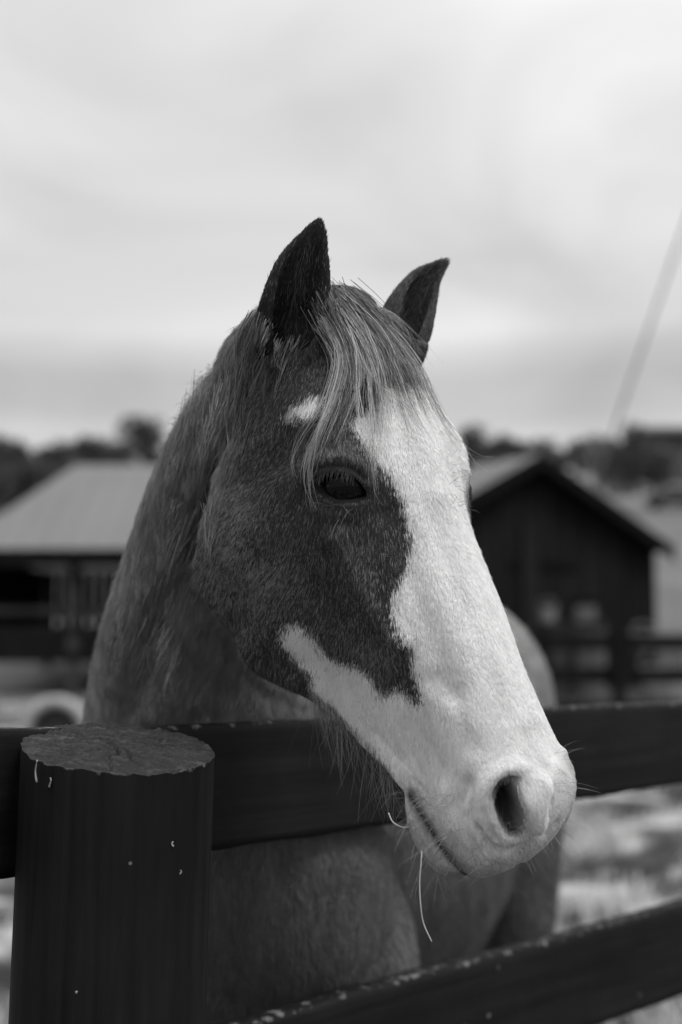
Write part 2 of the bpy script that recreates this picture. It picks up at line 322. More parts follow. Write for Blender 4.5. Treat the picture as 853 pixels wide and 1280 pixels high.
def sculpt(V, E, Q):
    bvh = make_bvh(V, Q); N0 = normals(laplace(V, E, 8), Q); L = w2h(V); disp = np.zeros(len(V))
    head = (L[:, 0] > -.08) & (L[:, 0] < .62) & (L[:, 1] > -.34) & (np.abs(L[:, 2]) < .14)
    hi = np.where(head)[0]; Lh = L[hi]
    def add(line3, r, h, idx, P):
        A = line3
        if len(A) == 1: d = np.linalg.norm(P - A[0], axis=1)
        else:
            d = np.full(len(P), 9.0)
            for a, b in zip(A, A[1:]):
                dd, _ = seg_dist(P, a, b); d = np.minimum(d, dd)
        m = d < r * 2.6; disp[idx[m]] += h * np.exp(-(d[m] / r) ** 2)
    for st in STROKES:
        pts, r, h = st[:3]
        if r >= .011 and pts[0][1] > 620: h *= 1.45      # the broad bone and muscle relief
        if len(pts) == 1: A = np.array([cast(bvh, *pts[0])])
        else: A = cast_line(bvh, pts, 8)
        if len(A) == 0: continue
        A = w2h(A)
        for B in ((A,) if len(st) > 3 else (A, A * MIR)):
            lo, up = B.min(0) - r * 2.7, B.max(0) + r * 2.7; m = np.all((Lh > lo) & (Lh < up), axis=1)
            if m.any(): add(B, r, h, hi[m], Lh[m])
    for pts, r, h in NECK_STROKES:
        A = cast_line(bvh, pts, 14); lo, up = A.min(0) - r * 2.7, A.max(0) + r * 2.7
        m = np.where(np.all((V > lo) & (V < up), axis=1))[0]; add(A, r, h, m, V[m])
    V = V + N0 * disp[:, None]
    # eye sockets and nostrils: cut inwards where the openings are
    pix, dep = px(V); L = w2h(V); info = {}
    Nn = normals(V, Q); view = V - np.array([0, 0, CAM_H]); view /= np.linalg.norm(view, axis=1, keepdims=True)
    near = (L[:, 2] > .01) & ((Nn * view).sum(1) < .1) & (L[:, 0] > .1)
    Pm = px(h2w(w2h(V) * MIR))[0]; far = (L[:, 2] < -.01) & (L[:, 0] > .1); NL = w2h(V + Nn) - w2h(V); NLm = (NL * MIR)
    vm = h2w(L * MIR) - np.array([0, 0, CAM_H]); vm /= np.linalg.norm(vm, axis=1, keepdims=True)
    NWm = h2w(L * MIR + NLm) - h2w(L * MIR); far &= (NWm * vm).sum(1) < .1
    def soft(poly, P, edge):
        poly = np.array(poly, float); d = np.full(len(P), 1e9)
        for a, b in zip(poly, np.roll(poly, -1, 0)):
            dd, _ = seg_dist(P, a, b); d = np.minimum(d, dd)
        return np.where(in_poly(P, poly), d, -d) / edge
    def push(poly, edge, vec, rim, rim_w, smooth_it=0):
        nonlocal V
        for side, PP, sg in ((near, pix, 1), (far, Pm, -1)):
            lo, up = np.min(poly, 0) - 40, np.max(poly, 0) + 40; idx = np.where(side & np.all((PP > lo) & (PP < up), axis=1))[0]
            if not len(idx): continue
            sd = soft(poly, PP[idx], 1.0); t = np.clip(sd / edge, 0, 1); t = t * t * (3 - 2 * t)
            if edge > 9: q_ = PP[idx, 0] + (PP[idx, 1] - 1005) * -.28; t = t * (.22 + .78 * np.clip((654 - q_) / 22, 0, 1))
            v = np.array(vec) * [1, 1, sg]; D = (h2w(w2h(V[idx]) + v) - V[idx]); rimb = np.exp(-((sd + rim_w * .6) / rim_w) ** 2) * rim
            V[idx] += D * t[:, None] + Nn[idx] * rimb[:, None]
    push(NOS_POLY, 14, (-.034, -.016, -.024), .0022, 5)
    c = cast(bvh, 424, 609); info['eye'] = w2h(c)[0]
    push(EYE_POLY, 5, (0.000, .000, -.016), .0012, 4.5)
    return V, info

# ------------------------------------------------------------------ materials (the photograph is black and white: every colour is a grey)
def mat_new(name):
    m = bpy.data.materials.new(name); m.use_nodes = True; nt = m.node_tree; return m, nt, nt.nodes['Principled BSDF']
def grey(v): return (v, v, v, 1)
def nd(nt, typ, **kw):
    n = nt.nodes.new(typ)
    for k, v in kw.items():
        if k in n.inputs: n.inputs[k].default_value = v
        else: setattr(n, k, v)
    return n
def noisy(name, lo, hi, scale=20, rough=.8, bump=0, bscale=None, detail=6, stretch=(1, 1, 1), p0=.35, p1=.65, spec=.3):
    m, nt, b = mat_new(name); L = nt.links.new
    tc = nd(nt, 'ShaderNodeTexCoord'); mp = nd(nt, 'ShaderNodeMapping'); mp.inputs['Scale'].default_value = stretch; L(tc.outputs['Object'], mp.inputs[0])
    n = nd(nt, 'ShaderNodeTexNoise', Scale=scale, Detail=detail); L(mp.outputs[0], n.inputs['Vector'])
    r = nd(nt, 'ShaderNodeMapRange'); r.inputs[1].default_value = p0; r.inputs[2].default_value = p1; r.inputs[3].default_value = lo; r.inputs[4].default_value = hi
    L(n.outputs[0], r.inputs[0]); L(r.outputs[0], b.inputs['Base Color']); b.inputs['Roughness'].default_value = rough; b.inputs['Specular IOR Level'].default_value = spec
    if bump:
        n2 = nd(nt, 'ShaderNodeTexNoise', Scale=bscale or scale * 2, Detail=6); L(mp.outputs[0], n2.inputs['Vector'])
        bp = nd(nt, 'ShaderNodeBump', Strength=1.0, Distance=bump); L(n2.outputs[0], bp.inputs['Height']); L(bp.outputs[0], b.inputs['Normal'])
    return m
def skin_mat():
    m, nt, b = mat_new('horse_skin'); L = nt.links.new; a = nd(nt, 'ShaderNodeAttribute', attribute_name='coat')
    tc = nd(nt, 'ShaderNodeTexCoord'); n = nd(nt, 'ShaderNodeTexNoise', Scale=220, Detail=4); L(tc.outputs['Object'], n.inputs['Vector'])
    mu = nd(nt, 'ShaderNodeMath', operation='MULTIPLY_ADD'); mu.inputs[1].default_value = .5; mu.inputs[2].default_value = .72; L(n.outputs[0], mu.inputs[0])
    m2 = nd(nt, 'ShaderNodeMath', operation='MULTIPLY'); L(mu.outputs[0], m2.inputs[0]); L(a.outputs['Fac'], m2.inputs[1]); L(m2.outputs[0], b.inputs['Base Color'])
    b.inputs['Roughness'].default_value = .72; b.inputs['Specular IOR Level'].default_value = .10
    bp = nd(nt, 'ShaderNodeBump', Strength=.5, Distance=.0012); L(n.outputs[0], bp.inputs['Height']); L(bp.outputs[0], b.inputs['Normal'])
    return m
def hair_mat(name='horse_hair', rough=.45, spec=.35):
    m, nt, b = mat_new(name); L = nt.links.new; a = nd(nt, 'ShaderNodeAttribute', attribute_name='tone')
    L(a.outputs['Fac'], b.inputs['Base Color']); b.inputs['Roughness'].default_value = rough; b.inputs['Specular IOR Level'].default_value = spec
    return m
M_SKIN, M_HAIR = skin_mat(), hair_mat()
m, nt, b = mat_new('eye_ball'); b.inputs['Base Color'].default_value = grey(.006); b.inputs['Roughness'].default_value = .05; b.inputs['Specular IOR Level'].default_value = .11; M_EYE = m

def hair_obj(name, P, R, tone, parent, mat=None):
    """P (n, k, 3) strand points, R (n, k) radii, tone (n,)"""
    n, k, _ = P.shape; hc = bpy.data.hair_curves.new(name); hc.add_curves([k] * n)
    hc.position_data.foreach_set('vector', P.astype(np.float32).ravel())
    ra = hc.attributes.get('radius') or hc.attributes.new('radius', 'FLOAT', 'POINT'); ra.data.foreach_set('value', R.astype(np.float32).ravel())
    ta = hc.attributes.new('tone', 'FLOAT', 'CURVE'); ta.data.foreach_set('value', tone.astype(np.float32))
    hc.materials.append(mat or M_HAIR); o = bpy.data.objects.new(name, hc); COL.objects.link(o); o['kind'] = 'stuff'
    if parent: o.parent = parent
    return o

# ------------------------------------------------------------------ the coat: where it is white, where roan
WHITE = [(437, 522), (450, 545), (462, 565), (480, 582), (492, 600), (503, 622), (510, 650), (512, 680), (508, 705), (500, 725), (492, 745), (490, 765), (497, 785), (508, 800), (515, 815), (516, 835),
         (522, 855), (525, 870), (520, 878), (510, 868), (500, 858), (488, 862), (480, 868), (470, 850), (460, 840), (445, 830), (420, 822), (405, 815), (395, 800), (385, 785), (372, 775), (360, 778), (350, 790),
         (352, 800), (365, 815), (380, 830), (392, 845), (388, 862), (394, 885), (412, 925), (440, 965), (470, 1000), (490, 1030), (500, 1120), (640, 1150), (800, 1000), (740, 800), (660, 650), (610, 560), (575, 500),
         (540, 470), (505, 478), (480, 482), (468, 500), (455, 516)]
STAR = [(350, 524), (360, 512), (375, 503), (392, 493), (405, 492), (404, 506), (395, 515), (378, 517)]
def poly_sd(P, poly, reach=60):
    poly = np.array(poly, float); sd = np.full(len(P), -reach, float); lo, up = poly.min(0) - reach, poly.max(0) + reach
    m = np.where(np.all((P > lo) & (P < up), axis=1))[0]
    if not len(m): return sd
    Q_ = P[m]; d = np.full(len(Q_), 1e9)
    for a, b in zip(poly, np.roll(poly, -1, 0)): d = np.minimum(d, seg_dist(Q_, a, b)[0])
    sd[m] = np.where(in_poly(Q_, poly), d, -d); return sd
def vnoise(P, f, seed=0):
    """cheap smooth noise in -1..1 from summed sines"""
    r = np.random.default_rng(seed); o = np.zeros(len(P))
    for k in range(7):
        w = r.normal(size=3); w *= f * (1.0 + .5 * k) / np.linalg.norm(w) * 6.28; o += np.sin(P @ w + r.uniform(0, 6.28)) / (1 + .35 * k)
    return o / 3.0
def gauss(P, c, r): return np.exp(-(((P - np.array(c)) / r) ** 2).sum(1))
def ear_info(V):
    """(mask, axis direction, height along the ear) for points that belong to an ear"""
    m = np.zeros(len(V), bool); ax = np.zeros_like(V); hh = np.zeros(len(V)); best = np.full(len(V), 9.0)
    for sp in (EAR_N, EAR_F):
        S = resample([at(*q) for q in sp], 24)
        for i in range(3, 23):
            d, t = seg_dist(V, S[i], S[i + 1]); c = (d < best) & (d < .043) & ((t > 0) | (i > 3)); best[c] = d[c]; m |= c; ax[c] = (S[i + 1] - S[i]) / np.linalg.norm(S[i + 1] - S[i]); hh[c] = (i + t[c]) / 23
    return m & (w2h(V)[:, 0] < .035), ax, hh
def coat(V, jitter=0.0, rng=RNG):
    """(white 0/1, base albedo, share of light hairs) at world points"""
    L = w2h(V); n = len(V)
    near = L.copy(); fm = L[:, 2] < 0; near[fm, 2] = np.maximum(-near[fm, 2] - .036, 0.0)
    P, _ = px(h2w(near)); wob = np.stack([vnoise(V, 28, 1), vnoise(V, 28, 2)], 1) * 3.0 + np.stack([vnoise(V, 90, 3), vnoise(V, 90, 4)], 1) * 2.0
    Pj = P + wob + (rng.normal(size=(n, 2)) * jitter if jitter else 0)
    inhead = (L[:, 0] > .05) & (L[:, 0] < .62) & (L[:, 1] > -.33) & (np.abs(L[:, 2]) < .14)
    inner = (L[:, 2] < 0) & (L[:, 1] < -.10) & (L[:, 0] < .36)
    w = (np.maximum(poly_sd(Pj, WHITE), poly_sd(Pj, STAR)) > 0) & inhead & ~inner & (V[:, 1] < 1.75)
    dist = np.linalg.norm(V - FOC, axis=1); Pn = P
    nbk = np.interp(L[:, 0], [0, .03, .09, .14, .175, .205, .24, .28, .32, .36, .40, .44, .6], [-.10, -.14, -.17, -.225, -.268, -.278, -.276, -.268, -.258, -.232, -.208, -.186, -.18]) - .028
    soft_ = np.where(L[:, 0] < .16, .032, .010) * (rng.normal(size=n) if jitter else 0)
    inhead = inhead & (L[:, 1] + soft_ > nbk)
    base = np.full(n, .060); head = inhead | ((L[:, 0] > -.05) & (L[:, 0] < .1) & (L[:, 1] + soft_ > nbk) & (L[:, 1] > -.2))
    base[~head] = .125 * np.interp(V[~head, 2], [.7, 1.22, 1.40], [.35, .55, 1])  # lower body shade painted into the coat, darker with falling height
    light = np.full(n, .14)
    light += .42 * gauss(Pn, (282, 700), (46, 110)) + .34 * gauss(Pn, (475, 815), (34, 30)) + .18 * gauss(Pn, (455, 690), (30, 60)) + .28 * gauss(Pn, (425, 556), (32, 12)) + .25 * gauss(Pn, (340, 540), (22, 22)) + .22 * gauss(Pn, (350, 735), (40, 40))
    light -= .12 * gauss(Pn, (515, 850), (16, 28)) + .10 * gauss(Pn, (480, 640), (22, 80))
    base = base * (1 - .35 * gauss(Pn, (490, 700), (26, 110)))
    light[~head] = (.42 + .18 * vnoise(V[~head], 6, 9)) * np.interp(V[~head, 2], [.7, 1.22, 1.40], [.3, .5, 1])  # fewer light hairs low down, part of the painted body shade
    sp = vnoise(V, 60, 11); light += .06 * sp * head
    ear = ear_info(V)[0]; fe = ear & (L[:, 2] < 0); base[ear] = .030; light[ear] = .035; base[fe] = .070; light[fe] = .08  # far ear painted lighter, standing in for light on its back
    return w, base, np.clip(light, 0.02, .8), head, L, P

def build_horse():
    global HORSE
    o, me, V, E, Q = build_body(); V = unwarp(laplace(V, E, 16)); V, info = sculpt(V, E, Q)
    V = laplace(V, E, 3, .4); write_back(o, me, V)
    tag(o, 'dark coated horse with a wide white blaze reaching its head over the fence rail', 'horse'); o.name = 'horse'; me.name = 'horse'
    me.materials.append(M_SKIN)
    w, base, light, head, L, P = coat(V)
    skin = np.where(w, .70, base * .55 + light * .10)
    # bare dark skin: rims of the eye; nostrils darker towards their deep side; pale pink-grey skin on lips
    Pm = px(h2w(L * np.array([1, 1, -1])))[0]; PP = np.where(L[:, 2:] > 0, P, Pm)
    hd = (L[:, 0] > .1) & (np.abs(L[:, 2]) < .13) & (L[:, 1] > -.3)
    e = poly_sd(PP, EYE_POLY, 30); skin = np.where(hd & (e > -4), .010, skin)
    nz = poly_sd(PP, NOS_POLY, 30); skin = np.where(hd & (nz > 5), .03 + .20 * np.clip((PP[:, 0] - .28 * (PP[:, 1] - 1005) - 634) / 18, 0, 1), np.where(hd & (nz > -2), .20, skin))
    lip = seg_multi(PP, [(512, 996), (534, 1030), (560, 1068), (590, 1100), (640, 1098), (672, 1078)]); skin = np.where(hd & w & (lip < 26), .36, skin); mo = seg_multi(PP, [(512, 994), (522, 1010), (534, 1030), (550, 1056), (566, 1076), (584, 1096)]); mk = np.exp(-(mo / 3.6) ** 2) * (hd & (L[:, 0] > .4)); skin = skin * (1 - mk) + .012 * mk
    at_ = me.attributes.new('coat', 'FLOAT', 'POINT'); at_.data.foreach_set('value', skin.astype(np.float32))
    HORSE = o; return o, V, E, Q, info
def seg_multi(P, pts):
    d = np.full(len(P), 1e9); pts = np.array(pts, float)
    for a, b in zip(pts, pts[1:]): d = np.minimum(d, seg_dist(P, a, b)[0])
    return d

def sample_surface(V, Q, dens, rng):
    """dens(face centres) hairs per m2 -> points, normals, face index"""
    T = np.concatenate([Q[:, [0, 1, 2]], Q[:, [0, 2, 3]]]); A, B, C_ = V[T[:, 0]], V[T[:, 1]], V[T[:, 2]]; cr = np.cross(B - A, C_ - A); ar = np.linalg.norm(cr, axis=1) / 2
    cen = (A + B + C_) / 3; nn = cr / (2 * ar[:, None] + 1e-15); lam = ar * dens(cen, nn); cnt = rng.poisson(lam); idx = np.repeat(np.arange(len(T)), cnt)
    u, v = rng.random(len(idx)), rng.random(len(idx)); f = u + v > 1; u[f], v[f] = 1 - u[f], 1 - v[f]
    return A[idx] + u[:, None] * (B - A)[idx] + v[:, None] * (C_ - A)[idx], T[idx], u, v

def coat_hair(V, E, Q, horse):
    rng = np.random.default_rng(11); cam_p = np.array([0, 0, CAM_H]); NV = normals(laplace(V, E, 2), Q)
    Lv = w2h(V)
    def dens(c, nn):
        vw = cam_p - c; dd = np.linalg.norm(vw, axis=1); f = (nn * vw).sum(1) / dd; L = w2h(c)
        P, dp = px(c); r = np.linalg.norm(c - FOC, axis=1)
        d = np.where(r < .33, 2.9e6, np.where(r < .5, 1.1e6, np.where(r < .75, 5.5e5, np.where(r < 1.15, 2.0e5, np.where(r < 2.7, 2.0e5 * (1.15 / r) ** 1.6, 0)))))
        d = d * np.clip((f + .38) / .25, 0, 1); d *= (P[:, 0] > -200) & (P[:, 0] < 1050) & (P[:, 1] < 1400)
        PP = np.where(L[:, 2:] > 0, P, px(h2w(L * MIR))[0]); hd = (L[:, 0] > .1) & (np.abs(L[:, 2]) < .13)
        d[hd & (poly_sd(PP, EYE_POLY, 20) > -1.5)] = 0; d[hd & (poly_sd(PP, NOS_POLY, 20) > 3)] = 0
        lipd = seg_multi(PP, [(512, 996), (534, 1030), (560, 1068), (590, 1100), (640, 1098), (672, 1078)]); lm = hd & (L[:, 0] > .42); d[lm & (lipd < 14)] *= .45; mo = seg_multi(PP, [(512, 994), (522, 1010), (534, 1030), (550, 1056), (566, 1076), (584, 1096)]); d[lm & (mo < 1.0)] = 0
        return d
    pts, T, u, v = sample_surface(V, Q, dens, rng)
    Lp = w2h(pts); mo = seg_multi(np.where(Lp[:, 2:] > 0, px(pts)[0], px(h2w(Lp * MIR))[0]), [(512, 994), (522, 1010), (534, 1030), (550, 1056), (566, 1076), (577, 1088)]); kp = ~((mo < 2.3) & (Lp[:, 0] > .4) & (np.abs(Lp[:, 2]) < .12)); pts, T, u, v = pts[kp], T[kp], u[kp], v[kp]; n = len(pts)
    N = NV[T[:, 0]] * (1 - u - v)[:, None] + NV[T[:, 1]] * u[:, None] + NV[T[:, 2]] * v[:, None]; N /= np.linalg.norm(N, axis=1, keepdims=True)
    w, base, light, head, L, P = coat(pts, 4.2, rng)
    # lie of the hair: down the nose and back over the cheeks; down the neck
    HA, HN, HL = (HR[:, i] @ CB for i in range(3)); a = L[:, 0]; nf = L[:, 1]; sgn = np.sign(L[:, 2])
    side = np.clip((-nf - .0) / .10, 0, 1)
    ca = .85 - .25 * side + .5 * np.clip((a - .32) / .2, 0, 1); cn = -(.10 + .75 * side) * np.clip(1.25 - a / .5, .15, 1)
    cl = sgn * .35 * (1 - side) * np.clip(np.abs(L[:, 2]) / .03, 0, 1) * np.clip(1.2 - a / .5, 0, 1)
    D = ca[:, None] * HA + cn[:, None] * HN + cl[:, None] * HL
    earm, eax, eh = ear_info(pts); D[earm] = eax[earm]
    nk = ~head & ~earm; neck_dir = np.array([-.12, .12, -1.0]); D[nk] = neck_dir
    low = nk & (pts[:, 2] < 1.2); D[low] = np.array([.05, .1, -1.0])
    mline = [(512, 994), (522, 1010), (534, 1030), (550, 1056), (566, 1076), (584, 1096)]
    mo_ = seg_multi(np.where(L[:, 2:] > 0, P, px(h2w(L * MIR))[0]), mline); mt = at(578, 1090, 1.38) - at(513, 998, 1.39); mt /= np.linalg.norm(mt); kk = (np.clip((20 - mo_) / 8, 0, 1) * (head & (a > .4)))[:, None]; D = D / np.linalg.norm(D, axis=1, keepdims=True) * (1 - kk) + mt * kk
    W1 = np.stack([vnoise(pts, 9, 21), vnoise(pts, 9, 22), vnoise(pts, 9, 23)], 1) * .14 + np.stack([vnoise(pts, 35, 31), vnoise(pts, 35, 32), vnoise(pts, 35, 33)], 1) * .13
    W1[nk] *= 1.7
    D = D + W1 + rng.normal(size=D.shape) * .10; D -= N * (D * N).sum(1)[:, None]; D /= np.linalg.norm(D, axis=1, keepdims=True)
    r = np.linalg.norm(pts - FOC, axis=1)
    ln = np.where(head, .0078, .019) * rng.uniform(.65, 1.25, n); ln = np.where(head, ln * (1 - .32 * np.clip((a - .34) / .16, 0, 1)), ln)
    eyd = poly_sd(np.where(L[:, 2:] > 0, P, px(h2w(L * MIR))[0]), EYE_POLY, 40); ln = np.where(head & (a > .1) & (a < .3) & (eyd > -14), ln * np.clip(-eyd / 14, .40, 1), ln)
    ln = np.where(earm, .0055 * rng.uniform(.5, 1.5, n), ln); ln = np.where(head & (nf < -.22), .012 * rng.uniform(.6, 1.3, n), ln)
    fluff = rng.random(n) < .008; ln[fluff & ~(a > .43)] *= 1.35
    ln = np.where(head & (a > .4), ln * np.clip(mo_ / 20, .22, 1), ln); D[kk[:, 0] > .3] *= 1.0
    lift = np.radians(np.where(head, 15, 13) + rng.normal(size=n) * 6); lift[fluff] += .25
    lift = np.clip(lift, .05, 1.2)
    # clumps: hairs lean to a shared tip
    cell = np.where(head, .0042, .0085)[:, None]; key = np.floor((pts * np.where(head[:, None], 1.0, np.array([[1, 1, .3]])) + np.stack([vnoise(pts, 50, 41), vnoise(pts, 50, 42), vnoise(pts, 50, 43)], 1) * .003) / cell).astype(np.int64)
    key = key[:, 0] * 73856093 ^ key[:, 1] * 19349663 ^ key[:, 2] * 83492791 ^ head.astype(np.int64); _, inv = np.unique(key, return_inverse=True)
    tip = pts + D * (ln * np.cos(lift))[:, None] + N * (ln * np.sin(lift))[:, None]; cnt = np.bincount(inv).astype(float)
    ct = np.stack([np.bincount(inv, tip[:, k]) / cnt for k in range(3)], 1)[inv]; cl_ = np.where(head, .38, .55)[:, None] * rng.uniform(.4, 1, n)[:, None] * np.where(head & (a > .4), np.clip(mo_ / 25, 0, 1), 1)[:, None]
    ctone = rng.random(inv.max() + 1)[inv]
    K = 4; t = np.linspace(0, 1, K); S = []
    for tk in t:
        p = pts - N * .0004 + D * (ln * tk * np.cos(lift))[:, None] + N * (ln * tk * np.sin(lift) * (1.25 - .45 * tk))[:, None]
        S.append(p + (ct - tip) * cl_ * tk ** 2)
    S = np.stack(S, 1)
    thick = np.where(r < .33, .000145, np.where(r < .5, .00024, np.where(r < .75, .00036, .0007 * np.maximum(r / 1.15, 1) ** .8)))
    thick = np.where(head, thick * (1 - .2 * np.clip((a - .34) / .16, 0, 1)), thick); Rr = thick[:, None] * np.array([1, .95, .75, .25])[None]
    lighthair = rng.random(n) < light * (.6 + .8 * ctone)
    nb = 1.0 * (.105 + .19 * light * (.45 + .9 * ctone) * rng.uniform(.6, 1.5, n) + .022 * vnoise(pts * [1, 1, .35], 14, 77)) * np.interp(pts[:, 2], [1.18, 1.40], [.72, 1])  # hair tone darkened low on the body to stand in for shade
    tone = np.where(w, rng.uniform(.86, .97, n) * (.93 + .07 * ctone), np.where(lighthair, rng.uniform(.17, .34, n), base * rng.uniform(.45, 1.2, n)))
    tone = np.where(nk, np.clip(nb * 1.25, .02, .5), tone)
    Lm = L * [1, 2.2, 2.2]; tone = np.where(w, tone * (1 - .09 * np.clip(vnoise(Lm, 9, 91) + .1, 0, 1) - .07 * np.clip(vnoise(Lm, 30, 92), 0, 1)), tone)
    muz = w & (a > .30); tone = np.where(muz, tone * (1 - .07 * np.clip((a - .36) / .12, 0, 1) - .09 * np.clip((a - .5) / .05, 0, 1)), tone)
    tone = np.where(w & (rng.random(n) < .03), tone * .7, tone)
    Pl = np.where(L[:, 2:] > 0, P, px(h2w(L * MIR))[0]); lipd = seg_multi(Pl, [(512, 996), (534, 1030), (560, 1068), (590, 1100), (640, 1098), (672, 1080), (700, 1060)]); inl = head & (a > .42)
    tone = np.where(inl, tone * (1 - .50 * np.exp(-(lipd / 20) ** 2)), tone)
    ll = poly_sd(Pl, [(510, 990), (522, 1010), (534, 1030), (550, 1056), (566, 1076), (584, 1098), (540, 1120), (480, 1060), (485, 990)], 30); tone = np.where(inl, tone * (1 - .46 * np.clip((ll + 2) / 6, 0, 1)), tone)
    nd_ = poly_sd(Pl, NOS_POLY, 60); tone = np.where(inl & (nd_ > -14), tone * (.62 + .38 * np.clip(-nd_ / 14, 0, 1)), tone)
    ed_ = poly_sd(Pl, EYE_POLY, 40); tone = np.where(head & (a > .1) & (a < .3) & (ed_ > -26), tone * (.42 + .58 * np.clip((-ed_ - 8) / 18, 0, 1)), tone)  # brow shadow put into the hair tone round the eye
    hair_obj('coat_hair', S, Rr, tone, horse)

# ------------------------------------------------------------------ eyes, lashes, long hair
def resample(pts, k):
    pts = np.asarray(pts, float); s = np.concatenate([[0], np.cumsum(np.linalg.norm(np.diff(pts, axis=0), axis=1))]); return interp1(s, pts, np.linspace(0, s[-1], k))
class Guides:
    def __init__(self, bvh): self.bvh = bvh
    def g3(self, g, k=16, d0=None):
        """pixel guide (x, y, height above the coat) -> world points lying on or above the body"""
        P = resample([(a[0], a[1], a[2] if len(a) > 2 else .006) for a in g], k); H = [cast(self.bvh, x, y) for x, y, _ in P]
        D = np.array([np.nan if h is None else w2c(h)[0, 2] for h in H])
        if d0: D = np.where(np.isnan(D) | (D > d0[1]) | (D < d0[0]), np.nan, D)
        ok = ~np.isnan(D); idx = np.arange(k); D = np.interp(idx, idx[ok], D[ok]) if ok.any() else np.full(k, sum(d0) / 2)
        for _ in range(2): D[1:-1] = (D[:-2] + D[1:-1] * 2 + D[2:]) / 4
        return np.array([at(x, y, d - h) for (x, y, h), d in zip(P, D)])
    def locks(self, guides, n, rng, root=.004, tip=.006, cut=(.6, 1.0), k=16, d0=None, curl=.0015, fan=True, clumps=0):
        G = np.array([self.g3(g, k, d0) for g in guides]); m = len(G)
        if fan and m > 1:
            u = rng.random(n) * (m - 1)
            if clumps:
                c = np.sort(rng.random(clumps) * (m - 1)); near = np.abs(u[:, None] - c[None]).argmin(1); cu = c[near]
            else: cu = u
            self.ct = .55 + .9 * (.5 + .5 * np.sin(cu * 37.7 + np.floor(cu * 9) * 2.1)); j = np.minimum(u.astype(int), m - 2); f = (u - j)[:, None, None]; P = G[j] * (1 - f) + G[j + 1] * f
            jc = np.minimum(cu.astype(int), m - 2); fc = (cu - jc)[:, None, None]; PC = G[jc] * (1 - fc) + G[jc + 1] * fc
            tt = np.linspace(0, 1, k)[None, :, None]; mixv = np.clip(tt * 2.4, 0, .93); P = P * (1 - mixv) + PC * mixv
            if clumps: ca = rng.normal(size=(clumps, 1, 3))[near]; cf = rng.uniform(.5, 1.6, (clumps, 1, 1))[near]; cp = rng.uniform(0, 6.28, (clumps, 1, 3))[near]; P = P + ca * .0042 * tt ** 1.3 + np.sin(tt * cf * 6.28 + cp) * .0024 * tt
        else: P = G[rng.integers(0, m, n)].copy(); self.ct = np.ones(n)
        t = np.linspace(0, 1, k)[None, :, None]; P = P + rng.normal(size=(n, 1, 3)) * root * (1 - t) + rng.normal(size=(n, 1, 3)) * tip * t ** 1.5
        ph = rng.uniform(0, 6.28, (n, 1, 3)); fr = rng.uniform(1.0, 3.2, (n, 1, 1)); P = P + np.sin(t * fr * 6.28 + ph) * curl * t * rng.uniform(.2, 1.6, (n, 1, 1))
        ctf = rng.uniform(cut[0], cut[1], n); out = np.empty_like(P)
        for i in range(n):
            q = np.linspace(0, (k - 1) * ctf[i], k); i0 = np.minimum(q.astype(int), k - 2); f = (q - i0)[:, None]; out[i] = P[i, i0] * (1 - f) + P[i, i0 + 1] * f
        return out
def rad(n, k, r, taper=.25): return np.full((n, 1), r) * np.interp(np.linspace(0, 1, k), [0, .5, 1], [1, .9, taper])[None]
def tones(n, rng, lo, hi, p=1.6): return lo + (hi - lo) * rng.random(n) ** p

